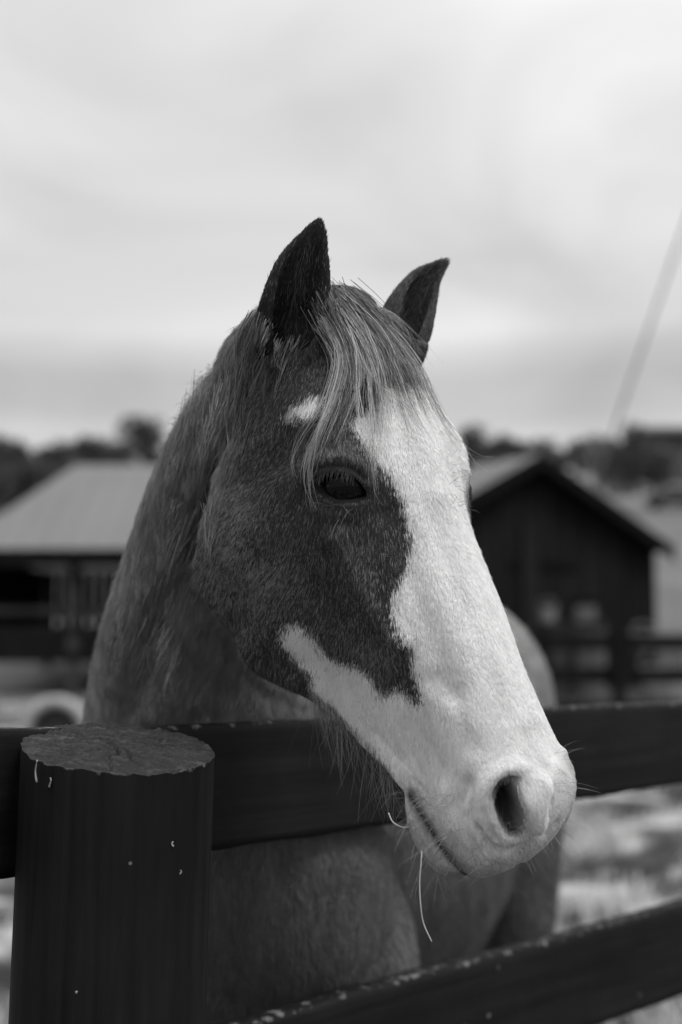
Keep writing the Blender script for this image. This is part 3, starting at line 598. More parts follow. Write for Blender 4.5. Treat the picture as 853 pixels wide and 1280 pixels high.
def horse_details(V, E, Q, horse, info):
    rng = np.random.default_rng(5); bvh = make_bvh(V, Q); G = Guides(bvh); K = 16
    # eyes
    ec = info['eye']
    nrm = np.array([.05, .30, .95]); nrm /= np.linalg.norm(nrm)
    for s in (1, -1):
        c = (ec - nrm * .0228) * [1, 1, s]; bm = bmesh.new(); bmesh.ops.create_uvsphere(bm, u_segments=48, v_segments=32, radius=.0265)
        me = bpy.data.meshes.new('eye'); bm.to_mesh(me); bm.free(); me.materials.append(M_EYE); me.polygons.foreach_set('use_smooth', [True] * len(me.polygons))
        o = bpy.data.objects.new('eye', me); COL.objects.link(o); o.location = h2w(c)[0]; o.parent = horse
    # lashes, upper lid of each eye
    A = []
    top = resample([(396, 601, 0), (401, 595, 0), (412, 590.5, 0), (424, 589.5, 0), (437, 593, 0), (446, 603, 0), (452, 611, 0)], 46)[:, :2]
    for x, y in top:
        h = cast(bvh, x, y - 2.0)
        if h is None: continue
        L = w2h(h)[0]; ln = rng.uniform(.007, .013); d = np.array([.55, .25, 1.0]) + rng.normal(size=3) * .18; d /= np.linalg.norm(d); dn = np.array([1.0, -.15, .1])
        A.append([L + d * ln * t + dn * ln * .45 * t * t for t in np.linspace(0, 1, 6)])
    A = np.array(A); S = np.concatenate([h2w(A.reshape(-1, 3)).reshape(A.shape), h2w((A * MIR).reshape(-1, 3)).reshape(A.shape)])
    hair_obj('eyelashes', S, rad(len(S), 6, .00022), tones(len(S), rng, .015, .05), horse)
    # forelock
    L = []; T = []; R = []
    def put(P, tone, r): L.append(P); T.append(tone * G.ct); R.append(rad(len(P), P.shape[1], r))
    d0 = (1.30, 1.52)
    main = [[(404, 385, .004), (410, 402, .016), (422, 430, .018), (430, 465, .014), (424, 500, .010), (408, 535, .008), (397, 570, .008), (390, 605, .010)],
            [(409, 378, .004), (420, 398, .020), (438, 430, .022), (448, 468, .016), (440, 505, .012), (426, 545, .010), (412, 575, .009)],
            [(414, 375, .004), (432, 395, .022), (455, 430, .024), (470, 470, .018), (473, 510, .014), (470, 545, .011), (468, 575, .010)],
            [(420, 373, .004), (448, 396, .022), (478, 432, .024), (496, 470, .018), (505, 505, .014), (512, 540, .010)],
            [(426, 373, .004), (460, 398, .020), (495, 435, .022), (518, 472, .016), (532, 508, .012), (548, 538, .010)],
            [(430, 374, .004), (468, 400, .018), (506, 440, .018), (532, 480, .014), (548, 512, .012), (566, 540, .010), (580, 556, .012)]]
    P = G.locks(main, 520, rng, root=.006, tip=.0022, cut=(.35, .95), d0=d0, clumps=34, curl=.0022); put(P, tones(len(P), rng, .06, .46, 1.8), .00024)
    P = G.locks([[(q[0], q[1], q[2] * .55) for q in g] for g in main], 420, rng, root=.009, tip=.007, cut=(.22, .55), d0=d0, clumps=30); put(P, tones(len(P), rng, .05, .28), .00028)
    P = G.locks(main[3:], 200, rng, root=.005, tip=.003, cut=(.6, 1.0), d0=d0, clumps=14); put(P, tones(len(P), rng, .08, .45), .00026)
    thin = [([(402, 400, .01), (428, 440, .02), (418, 500, .014), (400, 540, .012), (386, 575, .010), (385, 605, .010), (392, 628, .009)], 34),
            ([(404, 400, .01), (425, 440, .02), (410, 505, .014), (395, 555, .012), (388, 590, .010), (390, 622, .010), (396, 642, .009)], 20),
            ([(402, 405, .01), (420, 450, .016), (400, 510, .012), (380, 540, .010), (368, 565, .010), (366, 590, .009), (371, 605, .008)], 16),
            ([(420, 385, .01), (450, 430, .02), (462, 500, .014), (466, 560, .012), (467, 600, .010), (468, 625, .010), (475, 637, .010)], 18),
            ([(418, 385, .01), (440, 430, .02), (446, 490, .014), (452, 530, .012), (462, 565, .010), (480, 605, .010)], 16),
            ([(424, 385, .01), (460, 430, .02), (478, 500, .014), (484, 545, .012), (485, 585, .010), (490, 600, .010)], 14),
            ([(428, 378, .006), (482, 410, .016), (525, 460, .014), (550, 515, .012), (578, 548, .014), (596, 575, .016), (612, 585, .020)], 12),
            ([(428, 378, .006), (490, 430, .018), (530, 480, .014), (556, 530, .012), (583, 565, .014), (606, 574, .016), (622, 571, .020)], 8),
            ([(415, 385, .01), (445, 440, .02), (470, 480, .016), (500, 500, .012), (524, 524, .012), (520, 532, .012), (500, 530, .012)], 14)]
    for g, n in thin: P = G.locks([g], n, rng, root=.004, tip=.0030, cut=(.7, 1.0), d0=d0, fan=False, curl=.0022); put(P, tones(n, rng, .18, .60, 1), .00019)
    # flyaway hairs over the poll
    for i in range(60):
        x0 = rng.uniform(400, 470); g = [(x0, 385 + (x0 - 400) * .2, .0), (x0 + 15, 372 + (x0 - 400) * .25, .01), (x0 + rng.uniform(25, 60), 378 + (x0 - 400) * .5, .012), (x0 + rng.uniform(60, 95), 402 + (x0 - 400) * .9, .01)]
        P = G.locks([g], 1, rng, root=.002, tip=.006, d0=(1.36, 1.46), fan=False); put(P, tones(1, rng, .2, .5, 1), .00015)
    hair_obj('forelock', np.concatenate(L), np.concatenate(R), np.concatenate(T), horse)
    # mane: tuft behind the near ear, then down the crest
    L, T, R = [], [], []
    d1 = (1.36, 1.75)
    tuft = [[(322, 392, .0), (308, 412, .006), (300, 436, .005), (297, 455, .003), (294, 468, .002)], [(328, 396, .0), (315, 418, .010), (307, 444, .009), (303, 466, .006), (301, 486, .003)],
            [(332, 405, .0), (324, 425, .010), (316, 450, .010), (311, 480, .008)], [(333, 418, .0), (329, 435, .010), (325, 455, .010), (326, 478, .007)]]
    P = G.locks(tuft, 420, rng, root=.004, tip=.005, cut=(.4, .9), d0=d1, clumps=12); put(P, tones(len(P), rng, .05, .26), .00024)
    # shaggy overlapping wisps down the crest and side of the neck
    ex = lambda y: np.interp(y, [400, 430, 450, 467, 497, 532, 570, 612, 700, 790, 850], [325, 300, 277, 252, 233, 216, 203, 191, 166, 141, 122])
    for c in range(330):
        y = 425 + 400 * rng.random() ** 1.25; u = rng.random() ** 1.3; x = ex(y) + 9 + u * (62 if y < 620 else 85); l_ = rng.uniform(.45, 1.25); bx = rng.normal() * 5
        streak = 2.0 if abs(x - np.interp(y, [480, 600, 690], [292, 244, 216])) < 12 and y > 470 else 1.0; hh = rng.uniform(.002, .006)  # paler streak of longer mane hair
        g = [(x, y, .000), (x - 7 * l_ + bx * .3, y + 20 * l_, hh), (x - 14 * l_ + bx, y + 44 * l_, hh), (x - 19 * l_ + bx * 1.4, y + 66 * l_, .002)]
        P = G.locks([g], 11, rng, root=.005, tip=.0016, cut=(.6, 1), k=8, d0=d1 if y < 600 else (1.4, 1.95), fan=False, curl=.001); put(P, tones(11, rng, .09, .36) * streak * rng.uniform(.55, 1.3), .00024)
    # short bristles standing off the crest
    edge = [(325, 402), (300, 428), (275, 448), (250, 467), (232, 497), (215, 532), (202, 570), (190, 612)]
    for x, y in resample([e + (0,) for e in edge], 420)[:, :2]:
        x += rng.normal() * 3 + 5; y += rng.normal() * 3 + 4; ln = rng.uniform(4, 10); g = [(x, y, .0), (x - ln * .35, y + ln * .10, .003), (x - ln * .7, y + ln * .55, .003)]
        P = G.locks([g], 1, rng, root=.001, tip=.002, d0=(1.38, 1.8), fan=False); put(P, tones(1, rng, .06, .30), .00022)
    L = [np.stack([resample(p, 10) for p in P_]) for P_ in L]; R = [rad(len(P_), 10, float(r_[0, 0])) for P_, r_ in zip(L, R)]
    hair_obj('mane', np.concatenate(L), np.concatenate(R), np.concatenate(T), horse)
    # fine hair inside and along the rims of the ears
    L, T, R = [], [], []; NVb = normals(V, Q)
    for sp, x0, x1 in ((EAR_N, 340, 400), (EAR_F, 500, 540)):
        for i in range(150):
            t = rng.random(); q = resample(sp, 30)[int(t * 22)]; x = q[0] + rng.normal() * 14 * (1 - t * .5); h = cast(bvh, x, q[1])
            if h is None or w2c(h)[0, 2] > q[2] + .07: continue
            ax = np.array(at(*sp[-1])) - np.array(at(*sp[0])); ax /= np.linalg.norm(ax); ln = rng.uniform(.012, .030); side = np.array(cv((q[0] - x) * .02 + rng.normal() * .25, 0, -.55))
            P = np.array([h + ax * ln * t_ * .8 + side * ln * t_ * (1 - .5 * t_) for t_ in np.linspace(0, 1, 8)]); L.append(P[None]); T.append(tones(1, rng, .05, .22)); R.append(rad(1, 8, .00014))
    hair_obj('ear_hair', np.concatenate(L), np.concatenate(R), np.concatenate(T), horse)
    # long winter hair hanging from the jaw and throat
    L, T, R = [], [], []
    for i in range(190):
        x = 388 + rng.random() * 104; h = None
        for y in range(1010, 820, -3):
            q = cast(bvh, x, y)
            if q is not None and w2c(q)[0, 2] < 1.57 and w2h(q)[0, 0] > .2: h = cast(bvh, x, y - rng.uniform(2, 12)); break
        if h is None: continue
        ln = rng.uniform(.03, .085) * (1 if x > 385 else .6); d = cv(rng.normal() * .16 + .10, 1, rng.normal() * .12 + .05); d = np.array(d)
        bend = np.array(cv(rng.normal() * .3 + .12, -.1, rng.normal() * .2)); P = np.array([h + d * ln * t + bend * ln * .5 * t * t for t in np.linspace(0, 1, 8)])
        L.append(P[None]); T.append(tones(1, rng, .06, .30)); R.append(rad(1, 8, .00016))
    hair_obj('beard', np.concatenate(L), np.concatenate(R), np.concatenate(T), horse)
    # whiskers
    L, T, R = [], [], []
    NV = normals(V, Q); kd_idx = None
    def whisk(x, y, ln, r=.00012, tone=(.12, .4), down=.35):
        h = bvh.ray_cast(ORG, (Vector(at(x, y, 1.0)) - ORG).normalized())
        if h[0] is None or (h[0] - ORG).length > 1.7: return
        n = np.array(h[1]); n = n if n @ (np.array(h[0]) - np.array(ORG)) < 0 else -n
        d = n + rng.normal(size=3) * .35; d /= np.linalg.norm(d); g = np.array([0, 0, -1.0]); side = rng.normal(size=3) * .3
        P = np.array([np.array(h[0]) + d * ln * t + (g * down + side) * ln * .6 * t * t for t in np.linspace(0, 1, 8)])
        L.append(P[None]); T.append(tones(1, rng, *tone)); R.append(rad(1, 8, r))
    for i in range(150): whisk(rng.uniform(506, 572), rng.uniform(985, 1090), rng.uniform(.015, .05), down=.5)
    for i in range(90): whisk(rng.uniform(570, 700), rng.uniform(1030, 1090), rng.uniform(.008, .028))
    for i in range(50): whisk(rng.uniform(690, 714), rng.uniform(900, 1060), rng.uniform(.015, .035))
    for i in range(8): whisk(rng.uniform(405, 455), rng.uniform(628, 650), rng.uniform(.02, .04), tone=(.1, .3))
    for i in range(40): whisk(rng.uniform(560, 590), rng.uniform(560, 640), rng.uniform(.006, .014), tone=(.05, .3))
    hair_obj('whiskers', np.concatenate(L), np.concatenate(R), np.concatenate(T), horse)

# ------------------------------------------------------------------ straws
def wire(name, pts, r, mat, parent=None, k=8, n=40, taper=1.0):
    P = resample(pts, n); T_ = np.gradient(P, axis=0); T_ /= np.linalg.norm(T_, axis=1, keepdims=True); up = np.array([.13, .2, .97]); rings = []
    th = np.linspace(0, 2 * math.pi, k, endpoint=False)
    for i, (p, t) in enumerate(zip(P, T_)):
        a = np.cross(t, up if abs(t @ up) < .95 else np.array([1, 0, 0])); a /= np.linalg.norm(a); b = np.cross(t, a); rr = r * (1 + (taper - 1) * i / (n - 1))
        rings.append(p + rr * (np.cos(th)[:, None] * a + np.sin(th)[:, None] * b))
    V, Fc = tube(np.array(rings)); return mesh_obj(name, V, Fc, mat, parent)

# ------------------------------------------------------------------ the near fence
VP = np.array([(2000 - CXP) / F_PX, (820 - CYP) / F_PX, 1.0]); FD = VP @ CB; FD /= np.linalg.norm(FD)      # the way the rails run
FN = np.cross(FD, [0, 0, 1.0]); FN /= np.linalg.norm(FN)
if FN @ np.array([0, -1, 0]) < 0: FN = -FN                                                               # towards the camera
def paint_mat(name='black_fence_paint', base=.0065, wear=.15, edge_amt=.58, grain=(60, 2.2, 60), spots=1.0):
    """black fence paint on rough-sawn wood; attribute 'wear' is 1 along chipped edges"""
    m, nt, b = mat_new(name); L = nt.links.new
    uv = nd(nt, 'ShaderNodeAttribute', attribute_name='plank'); mp = nd(nt, 'ShaderNodeMapping'); mp.inputs['Scale'].default_value = grain; L(uv.outputs['Vector'], mp.inputs[0])
    g = nd(nt, 'ShaderNodeTexNoise', Scale=1.0, Detail=7, Roughness=.65); L(mp.outputs[0], g.inputs['Vector'])
    base_r = nd(nt, 'ShaderNodeMapRange'); base_r.inputs[1].default_value = .3; base_r.inputs[2].default_value = .72; base_r.inputs[3].default_value = base * .6; base_r.inputs[4].default_value = base * 1.9; L(g.outputs[0], base_r.inputs[0])
    big = nd(nt, 'ShaderNodeTexNoise', Scale=9.0, Detail=4); L(uv.outputs['Vector'], big.inputs['Vector'])
    bm_ = nd(nt, 'ShaderNodeMath', operation='MULTIPLY_ADD'); bm_.inputs[1].default_value = 1.2; bm_.inputs[2].default_value = .4; L(big.outputs[0], bm_.inputs[0])
    bb = nd(nt, 'ShaderNodeMath', operation='MULTIPLY'); L(base_r.outputs[0], bb.inputs[0]); L(bm_.outputs[0], bb.inputs[1])
    # chips: noise thresholded, strong where 'wear' is high
    ch = nd(nt, 'ShaderNodeTexNoise', Scale=55.0, Detail=6, Roughness=.7); L(uv.outputs['Vector'], ch.inputs['Vector'])
    we = nd(nt, 'ShaderNodeAttribute', attribute_name='wear'); ad = nd(nt, 'ShaderNodeMath', operation='MULTIPLY_ADD'); ad.inputs[1].default_value = .34 * edge_amt; L(we.outputs['Fac'], ad.inputs[0]); L(ch.outputs[0], ad.inputs[2])
    th = nd(nt, 'ShaderNodeMapRange'); th.inputs[1].default_value = .74; th.inputs[2].default_value = .80; L(ad.outputs[0], th.inputs[0])
    # droppings and lichen flecks
    vo = nd(nt, 'ShaderNodeTexVoronoi', Scale=34.0); L(uv.outputs['Vector'], vo.inputs['Vector'])
    sz = nd(nt, 'ShaderNodeSeparateColor'); L(vo.outputs['Color'], sz.inputs[0]); szr = nd(nt, 'ShaderNodeMapRange'); szr.inputs[1].default_value = 1 - .16 * spots; szr.inputs[2].default_value = 1; szr.inputs[3].default_value = 0; szr.inputs[4].default_value = .12; L(sz.outputs[0], szr.inputs[0])
    lt = nd(nt, 'ShaderNodeMath', operation='LESS_THAN'); L(vo.outputs['Distance'], lt.inputs[0]); L(szr.outputs[0], lt.inputs[1]); lm = nd(nt, 'ShaderNodeMath', operation='MULTIPLY'); lm.inputs[1].default_value = .8; L(lt.outputs[0], lm.inputs[0])
    mx = nd(nt, 'ShaderNodeMath', operation='MAXIMUM'); L(th.outputs[0], mx.inputs[0]); L(lm.outputs[0], mx.inputs[1])
    mix = nd(nt, 'ShaderNodeMix', data_type='FLOAT'); L(mx.outputs[0], mix.inputs[0]); L(bb.outputs[0], mix.inputs[2]); mix.inputs[3].default_value = wear
    L(mix.outputs[0], b.inputs['Base Color']); b.inputs['Roughness'].default_value = .70; b.inputs['Specular IOR Level'].default_value = .13
    bp = nd(nt, 'ShaderNodeBump', Strength=.9, Distance=.0016); hh = nd(nt, 'ShaderNodeMath', operation='MULTIPLY_ADD'); hh.inputs[1].default_value = -.6; L(mx.outputs[0], hh.inputs[0]); L(g.outputs[0], hh.inputs[2]); L(hh.outputs[0], bp.inputs['Height']); L(bp.outputs[0], b.inputs['Normal'])
    return m
def set_attr(o, name, typ, arr):
    a = o.data.attributes.new(name, typ, 'POINT'); a.data.foreach_set('vector' if typ == 'FLOAT_VECTOR' else 'value', np.asarray(arr, np.float32).ravel())
def rail(name, p0, length, h, th, mat, parent, seed=0, n=260, rough=1.0, d=None, nrm=None, up=(0, 0, 1)):
    """rough-sawn board: p0 = top edge of the face towards the camera; runs along d; h high; th thick away from the camera"""
    rng = np.random.default_rng(seed); d = FD if d is None else np.array(d); nrm = FN if nrm is None else np.array(nrm); up = np.array(up, float)
    nf, nt_ = 14, 6; loop = [(0, -i / nf) for i in range(nf)] + [(-i / nt_, -1) for i in range(nt_)] + [(-1, -1 + i / nf) for i in range(nf)] + [(-1 + i / nt_, 0) for i in range(nt_)]
    loop = np.array(loop); S = np.linspace(0, length, n); rings = []; uv = []; wear = []
    r1 = np.cumsum(rng.normal(size=n)) * .0; kx = rng.uniform(0, 99, 8)
    def nz(x, f, i): return np.sin(x * f + kx[i]) * .5 + np.sin(x * f * 2.3 + kx[i + 1] * 2) * .3 + np.sin(x * f * 5.1 + kx[i + 2] * 3) * .2
    top = (nz(S, 9, 0) * .0016 + nz(S, 41, 1) * .0009 + np.maximum(0, rng.normal(size=n) - 1.2) * -.0012) * rough; bot = (nz(S, 8, 3) * .002 + nz(S, 37, 2) * .001) * rough
    for s, t_, b_ in zip(S, top, bot):
        off = loop.copy(); y = off[:, 0] * th; z = off[:, 1] * h; z = z + np.where(off[:, 1] > -.02, t_, 0) + np.where(off[:, 1] < -.98, b_, 0)
        corner = (np.abs(off[:, 0]) < .02) & (np.abs(off[:, 1]) < .02); z[corner] -= .0022; y[corner] -= .0016
        y = y + rng.normal(size=len(y)) * .00025 * rough
        rings.append(p0 + s * d + y[:, None] * nrm + z[:, None] * up); uv.append(np.stack([y, np.full(len(y), s), z], 1)); wear.append(np.exp(-((off[:, 1] * h) / .0035) ** 2) * (off[:, 0] > -.75) + .1 * np.exp(-(((off[:, 1] + 1) * h) / .003) ** 2))
    V, Fc = tube(np.array(rings)); o = mesh_obj(name, V, Fc, mat, parent)
    uv = np.concatenate(uv + [[[0, 0, 0]], [[0, length, 0]]]); wear = np.concatenate(wear + [[1, 1]]); set_attr(o, 'plank', 'FLOAT_VECTOR', uv + rng.uniform(0, 5, 3)); set_attr(o, 'wear', 'FLOAT', wear)
    return o
def post(name, c, r, zb, slope, mat_side, mat_top, parent, lean=(0, 0), seed=1):
    """round post: c = centre of the top; slope = (along FD, along FN) rise of the saw cut"""
    rng = np.random.default_rng(seed); k = 160; n = 90; th = np.linspace(0, 2 * math.pi, k, endpoint=False); V = []; uv = []; we = []
    e1 = np.array([1.0, 0, 0]); e2 = np.array([0, 1.0, 0]); ph = rng.uniform(0, 6.28, 9)
    rad_ = r * (1 + .012 * np.sin(2 * th + ph[0]) + .008 * np.sin(3 * th + ph[1]) + .004 * np.sin(7 * th + ph[2]) + .002 * np.sin(23 * th + ph[3]))
    cracks = [(rng.uniform(0, 6.28), rng.uniform(.1, .9), rng.uniform(.004, .010)) for _ in range(16)] + [(-1.9, 1.0, .012), (-1.25, .9, .010), (-1.6, .5, .008)]
    for i in range(n):
        t = (i / (n - 1)) ** 1.3; z = c[2] + (zb - c[2]) * t; dz = c[2] - z
        rr = rad_.copy()
        for a, ln, w_ in cracks:
            aa = a + .03 * math.sin(z * 9 + a * 5); dd = (th - aa + math.pi) % (2 * math.pi) - math.pi; rr = rr - .0034 * np.exp(-(dd / (w_ * 1.6)) ** 2) * max(0, 1 - dz / (ln * .8))
        x = rr * np.cos(th); y = rr * np.sin(th); zz = np.full(k, z)
        if i == 0: rr = rr * .985
        fall = math.exp(-dz / .05) if i else 1
        zz = zz + (slope[0] * x + slope[1] * y) * fall
        if i == 0: zz = zz + .0012 * np.sin(5 * th + ph[4]) + .0007 * np.sin(23 * th + ph[5]) + rng.normal(size=k) * .0002
        px_ = c[0] + x + lean[0] * dz; py_ = c[1] + y + lean[1] * dz
        V.append(np.stack([px_, py_, zz], 1)); uv.append(np.stack([th * r * 1.0, zz, np.full(k, .0)], 1)); we.append(np.full(k, math.exp(-dz / .004)))
    Fc = [(i*k + j, i*k + (j+1) % k, (i+1)*k + (j+1) % k, (i+1)*k + j) for i in range(n - 1) for j in range(k)]
    rimv = V[0]; V = np.concatenate(V); o = mesh_obj(name, V, Fc, mat_side, parent); set_attr(o, 'plank', 'FLOAT_VECTOR', np.concatenate(uv)); set_attr(o, 'wear', 'FLOAT', np.concatenate(we))
    # sawn top, chipped and weathered
    m = 46; cc = rimv.mean(0); W = []; 
    for i in range(m):
        f = 1 - i / m; p = cc + (rimv - cc) * f; rel = p - cc
        hN = vnoise(p, 26, 61) * .0016 + vnoise(p * [1, 2.2, 1], 75, 62) * .0012 + np.round(vnoise(p * [1, 3.5, 1], 40, 63) * 2.2) / 2.2 * .0022
        for ca_, cl0 in ((.7, .9), (2.5, .8), (3.9, 1.0), (5.2, .7), (4.75, .95)):
            rr_ = np.hypot(rel[:, 0], rel[:, 1]); dl = np.abs(rel[:, 0] * math.sin(ca_) - rel[:, 1] * math.cos(ca_) + .003 * np.sin(rr_ * 120 + ca_)); fw = (rel[:, 0] * math.cos(ca_) + rel[:, 1] * math.sin(ca_)) > .004
            hN = hN - .006 * np.exp(-(dl / .0016) ** 2) * fw * (rr_ < r * cl0)
        if i == 0: hN = hN * 0
        p = p.copy(); p[:, 2] += hN + .003 * (1 - f * f); W.append(p)
    W = np.concatenate(W + [cc[None] + [0, 0, .003]]); Fc = [(i*k + j, i*k + (j+1) % k, (i+1)*k + (j+1) % k, (i+1)*k + j) for i in range(m - 1) for j in range(k)] + [((m-1)*k + j, (m-1)*k + (j+1) % k, m*k) for j in range(k)]
    t_ = mesh_obj('sawn_top', W, Fc, mat_top, o); return o
def endgrain_mat():
    m, nt, b = mat_new('weathered_end_grain'); L = nt.links.new; tc = nd(nt, 'ShaderNodeTexCoord')
    mp = nd(nt, 'ShaderNodeMapping'); mp.inputs['Scale'].default_value = (1, 3.6, 1); mp.inputs['Rotation'].default_value = (0, 0, .5); L(tc.outputs['Object'], mp.inputs[0])
    n = nd(nt, 'ShaderNodeTexNoise', Scale=42.0, Detail=8, Roughness=.7, Distortion=.6); L(mp.outputs[0], n.inputs['Vector'])
    r = nd(nt, 'ShaderNodeValToRGB'); e = r.color_ramp; e.elements[0].position = .36; e.elements[0].color = grey(.006); e.elements[1].position = .80; e.elements[1].color = grey(.26)
    for p_, v_ in ((.5, .011), (.58, .026), (.68, .06)): q = e.elements.new(p_); q.color = grey(v_)
    L(n.outputs[0], r.inputs[0]); L(r.outputs[0], b.inputs['Base Color']); b.inputs['Roughness'].default_value = .85
    bp = nd(nt, 'ShaderNodeBump', Strength=1, Distance=.004); L(n.outputs[0], bp.inputs['Height']); L(bp.outputs[0], b.inputs['Normal']); return m

def build_near_fence():
    MP = paint_mat(); MPP = paint_mat('black_post_paint', base=.006, wear=.14, edge_amt=.7, grain=(55, 3.0, 55), spots=.12); MT = endgrain_mat()
    c = at(148, 935, 1.405)
    f = thing('fence', 'black painted board fence with a thick round post under the horse chin', 'fence', (c[0], c[1], 0)); inv = Matrix.Translation((-c[0], -c[1], 0))
    kids = []
    P0 = at(262, 907, 1.63)
    kids.append(rail('rail', P0 - FD * .16, 2.45, .141, .028, MP, None, 3))
    L0 = at(0, 912, 1.400); kids.append(rail('rail', L0 - FD * .9, .9 + np.linalg.norm(P0 - L0) - .175, .146, .026, MP, None, 4))
    Q0 = at(853, 1131, 2.47); kids.append(rail('rail', Q0 - FD * 1.42, 2.40, .152, .028, MP, None, 5))
    Q1 = Q0 - FD * 1.42; kids.append(rail('rail', Q1 - FD * 1.0 - [0, 0, .003], .99, .150, .027, MP, None, 6))
    for dz, s in ((.34, 7), (.70, 8)): kids.append(rail('rail', Q1 - [0, 0, dz], 2.40, .150, .028, MP, None, s, n=120)); kids.append(rail('rail', Q1 - FD * 1.0 - [0, 0, dz], .99, .150, .028, MP, None, s + 9, n=60))
    kids.append(post('post', c, .0935, -.3, (-.085, .16), MPP, MT, None, lean=(-.028, 0), seed=2))
    far = P0 + FD * 2.22 + FN * .085; far[2] = P0[2] + .03; kids.append(post('post', far, .085, -.4, (.02, .08), MPP, MT, None, lean=(0, 0), seed=9))
    for k in kids: k.parent = f; k.matrix_parent_inverse = inv
    # bird-lime streaks and scars on the near post
    ml = noisy('bird_lime', .18, .34, 60, .9); pc = np.array([c[0], c[1]])
    def drip(x0, y0, y1, w):
        pts = []
        for i in range(9):
            t = i / 8; xx = x0 + math.sin(t * 5 + x0) * 1.0; yy = y0 + (y1 - y0) * t; d = 1.405
            o_ = np.array([0, 0, CAM_H]); r_ = at(xx, yy, 1.0) - o_; z_guess = o_[2] + r_[2] * 1.33; cxx = pc[0] - .028 * (c[2] - z_guess)
            a = r_[0] ** 2 + r_[1] ** 2; bq = -2 * (r_[0] * cxx + r_[1] * pc[1]); cq = cxx ** 2 + pc[1] ** 2 - .0940 ** 2; s = (-bq - math.sqrt(max(0, bq * bq - 4 * a * cq))) / (2 * a); pts.append(o_ + r_ * s)
        o = wire('paint_streak', pts, w, ml, None, k=6, n=12, taper=1.6); o.parent = f; o.matrix_parent_inverse = inv
    drip(46, 950, 978, .0009); drip(63, 972, 984, .0006); drip(216, 1052, 1058, .0006); drip(226, 1088, 1093, .0006); drip(96, 1239, 1241, .0006)
    return f

# ------------------------------------------------------------------ the land
def height(x, y):
    z = np.interp(y, [0, 34, 50, 70, 100, 140, 200, 280, 600, 3000], [0, 0, 2.3, 4.5, 8.5, 13.6, 20.5, 25, 27, 27])
    return z + np.clip((y - 45) / 60, 0, 1) * (1.2 * np.sin(x * .045 + 1) + .6 * np.sin(x * .11 + y * .03)) * np.clip(y / 120, .2, 1)
def ground_mat():
    m, nt, b = mat_new('winter_paddock'); L = nt.links.new; tc = nd(nt, 'ShaderNodeTexCoord'); sp = nd(nt, 'ShaderNodeSeparateXYZ'); L(tc.outputs['Object'], sp.inputs[0])
    n1 = nd(nt, 'ShaderNodeTexNoise', Scale=1.15, Detail=7, Roughness=.62, Distortion=.4); L(tc.outputs['Object'], n1.inputs['Vector'])
    r = nd(nt, 'ShaderNodeValToRGB'); e = r.color_ramp; e.elements[0].position = .42; e.elements[0].color = grey(.022); e.elements[1].position = .62; e.elements[1].color = grey(.42); q = e.elements.new(.51); q.color = grey(.085); L(n1.outputs[0], r.inputs[0])
    n2 = nd(nt, 'ShaderNodeTexNoise', Scale=.06, Detail=5); L(tc.outputs['Object'], n2.inputs['Vector']); r2 = nd(nt, 'ShaderNodeMapRange'); r2.inputs[1].default_value = .35; r2.inputs[2].default_value = .65; r2.inputs[3].default_value = .09; r2.inputs[4].default_value = .16; L(n2.outputs[0], r2.inputs[0])
    f = nd(nt, 'ShaderNodeMapRange'); f.inputs[1].default_value = 18; f.inputs[2].default_value = 33; L(sp.outputs[1], f.inputs[0])
    mx = nd(nt, 'ShaderNodeMix', data_type='FLOAT'); L(f.outputs[0], mx.inputs[0]); L(r.outputs[0], mx.inputs[2]); L(r2.outputs[0], mx.inputs[3])
    mxr = nd(nt, 'ShaderNodeMapRange'); mxr.inputs[1].default_value = 1.0; mxr.inputs[2].default_value = 3.0; L(sp.outputs[0], mxr.inputs[0]); my = nd(nt, 'ShaderNodeMapRange'); my.inputs[1].default_value = 13; my.inputs[2].default_value = 17; L(sp.outputs[1], my.inputs[0])
    my2 = nd(nt, 'ShaderNodeMapRange'); my2.inputs[1].default_value = 44; my2.inputs[2].default_value = 38; L(sp.outputs[1], my2.inputs[0]); a1 = nd(nt, 'ShaderNodeMath', operation='MULTIPLY'); L(mxr.outputs[0], a1.inputs[0]); L(my.outputs[0], a1.inputs[1]); a2 = nd(nt, 'ShaderNodeMath', operation='MULTIPLY'); L(a1.outputs[0], a2.inputs[0]); L(my2.outputs[0], a2.inputs[1])
    mud = nd(nt, 'ShaderNodeMix', data_type='FLOAT'); L(a2.outputs[0], mud.inputs[0]); L(mx.outputs[0], mud.inputs[2]); mud.inputs[3].default_value = .035; mx = mud
    L(mx.outputs[0], b.inputs['Base Color']); b.inputs['Roughness'].default_value = .95; b.inputs['Specular IOR Level'].default_value = .1
    bp = nd(nt, 'ShaderNodeBump', Strength=.8, Distance=.05); L(n1.outputs[0], bp.inputs['Height']); L(bp.outputs[0], b.inputs['Normal']); return m
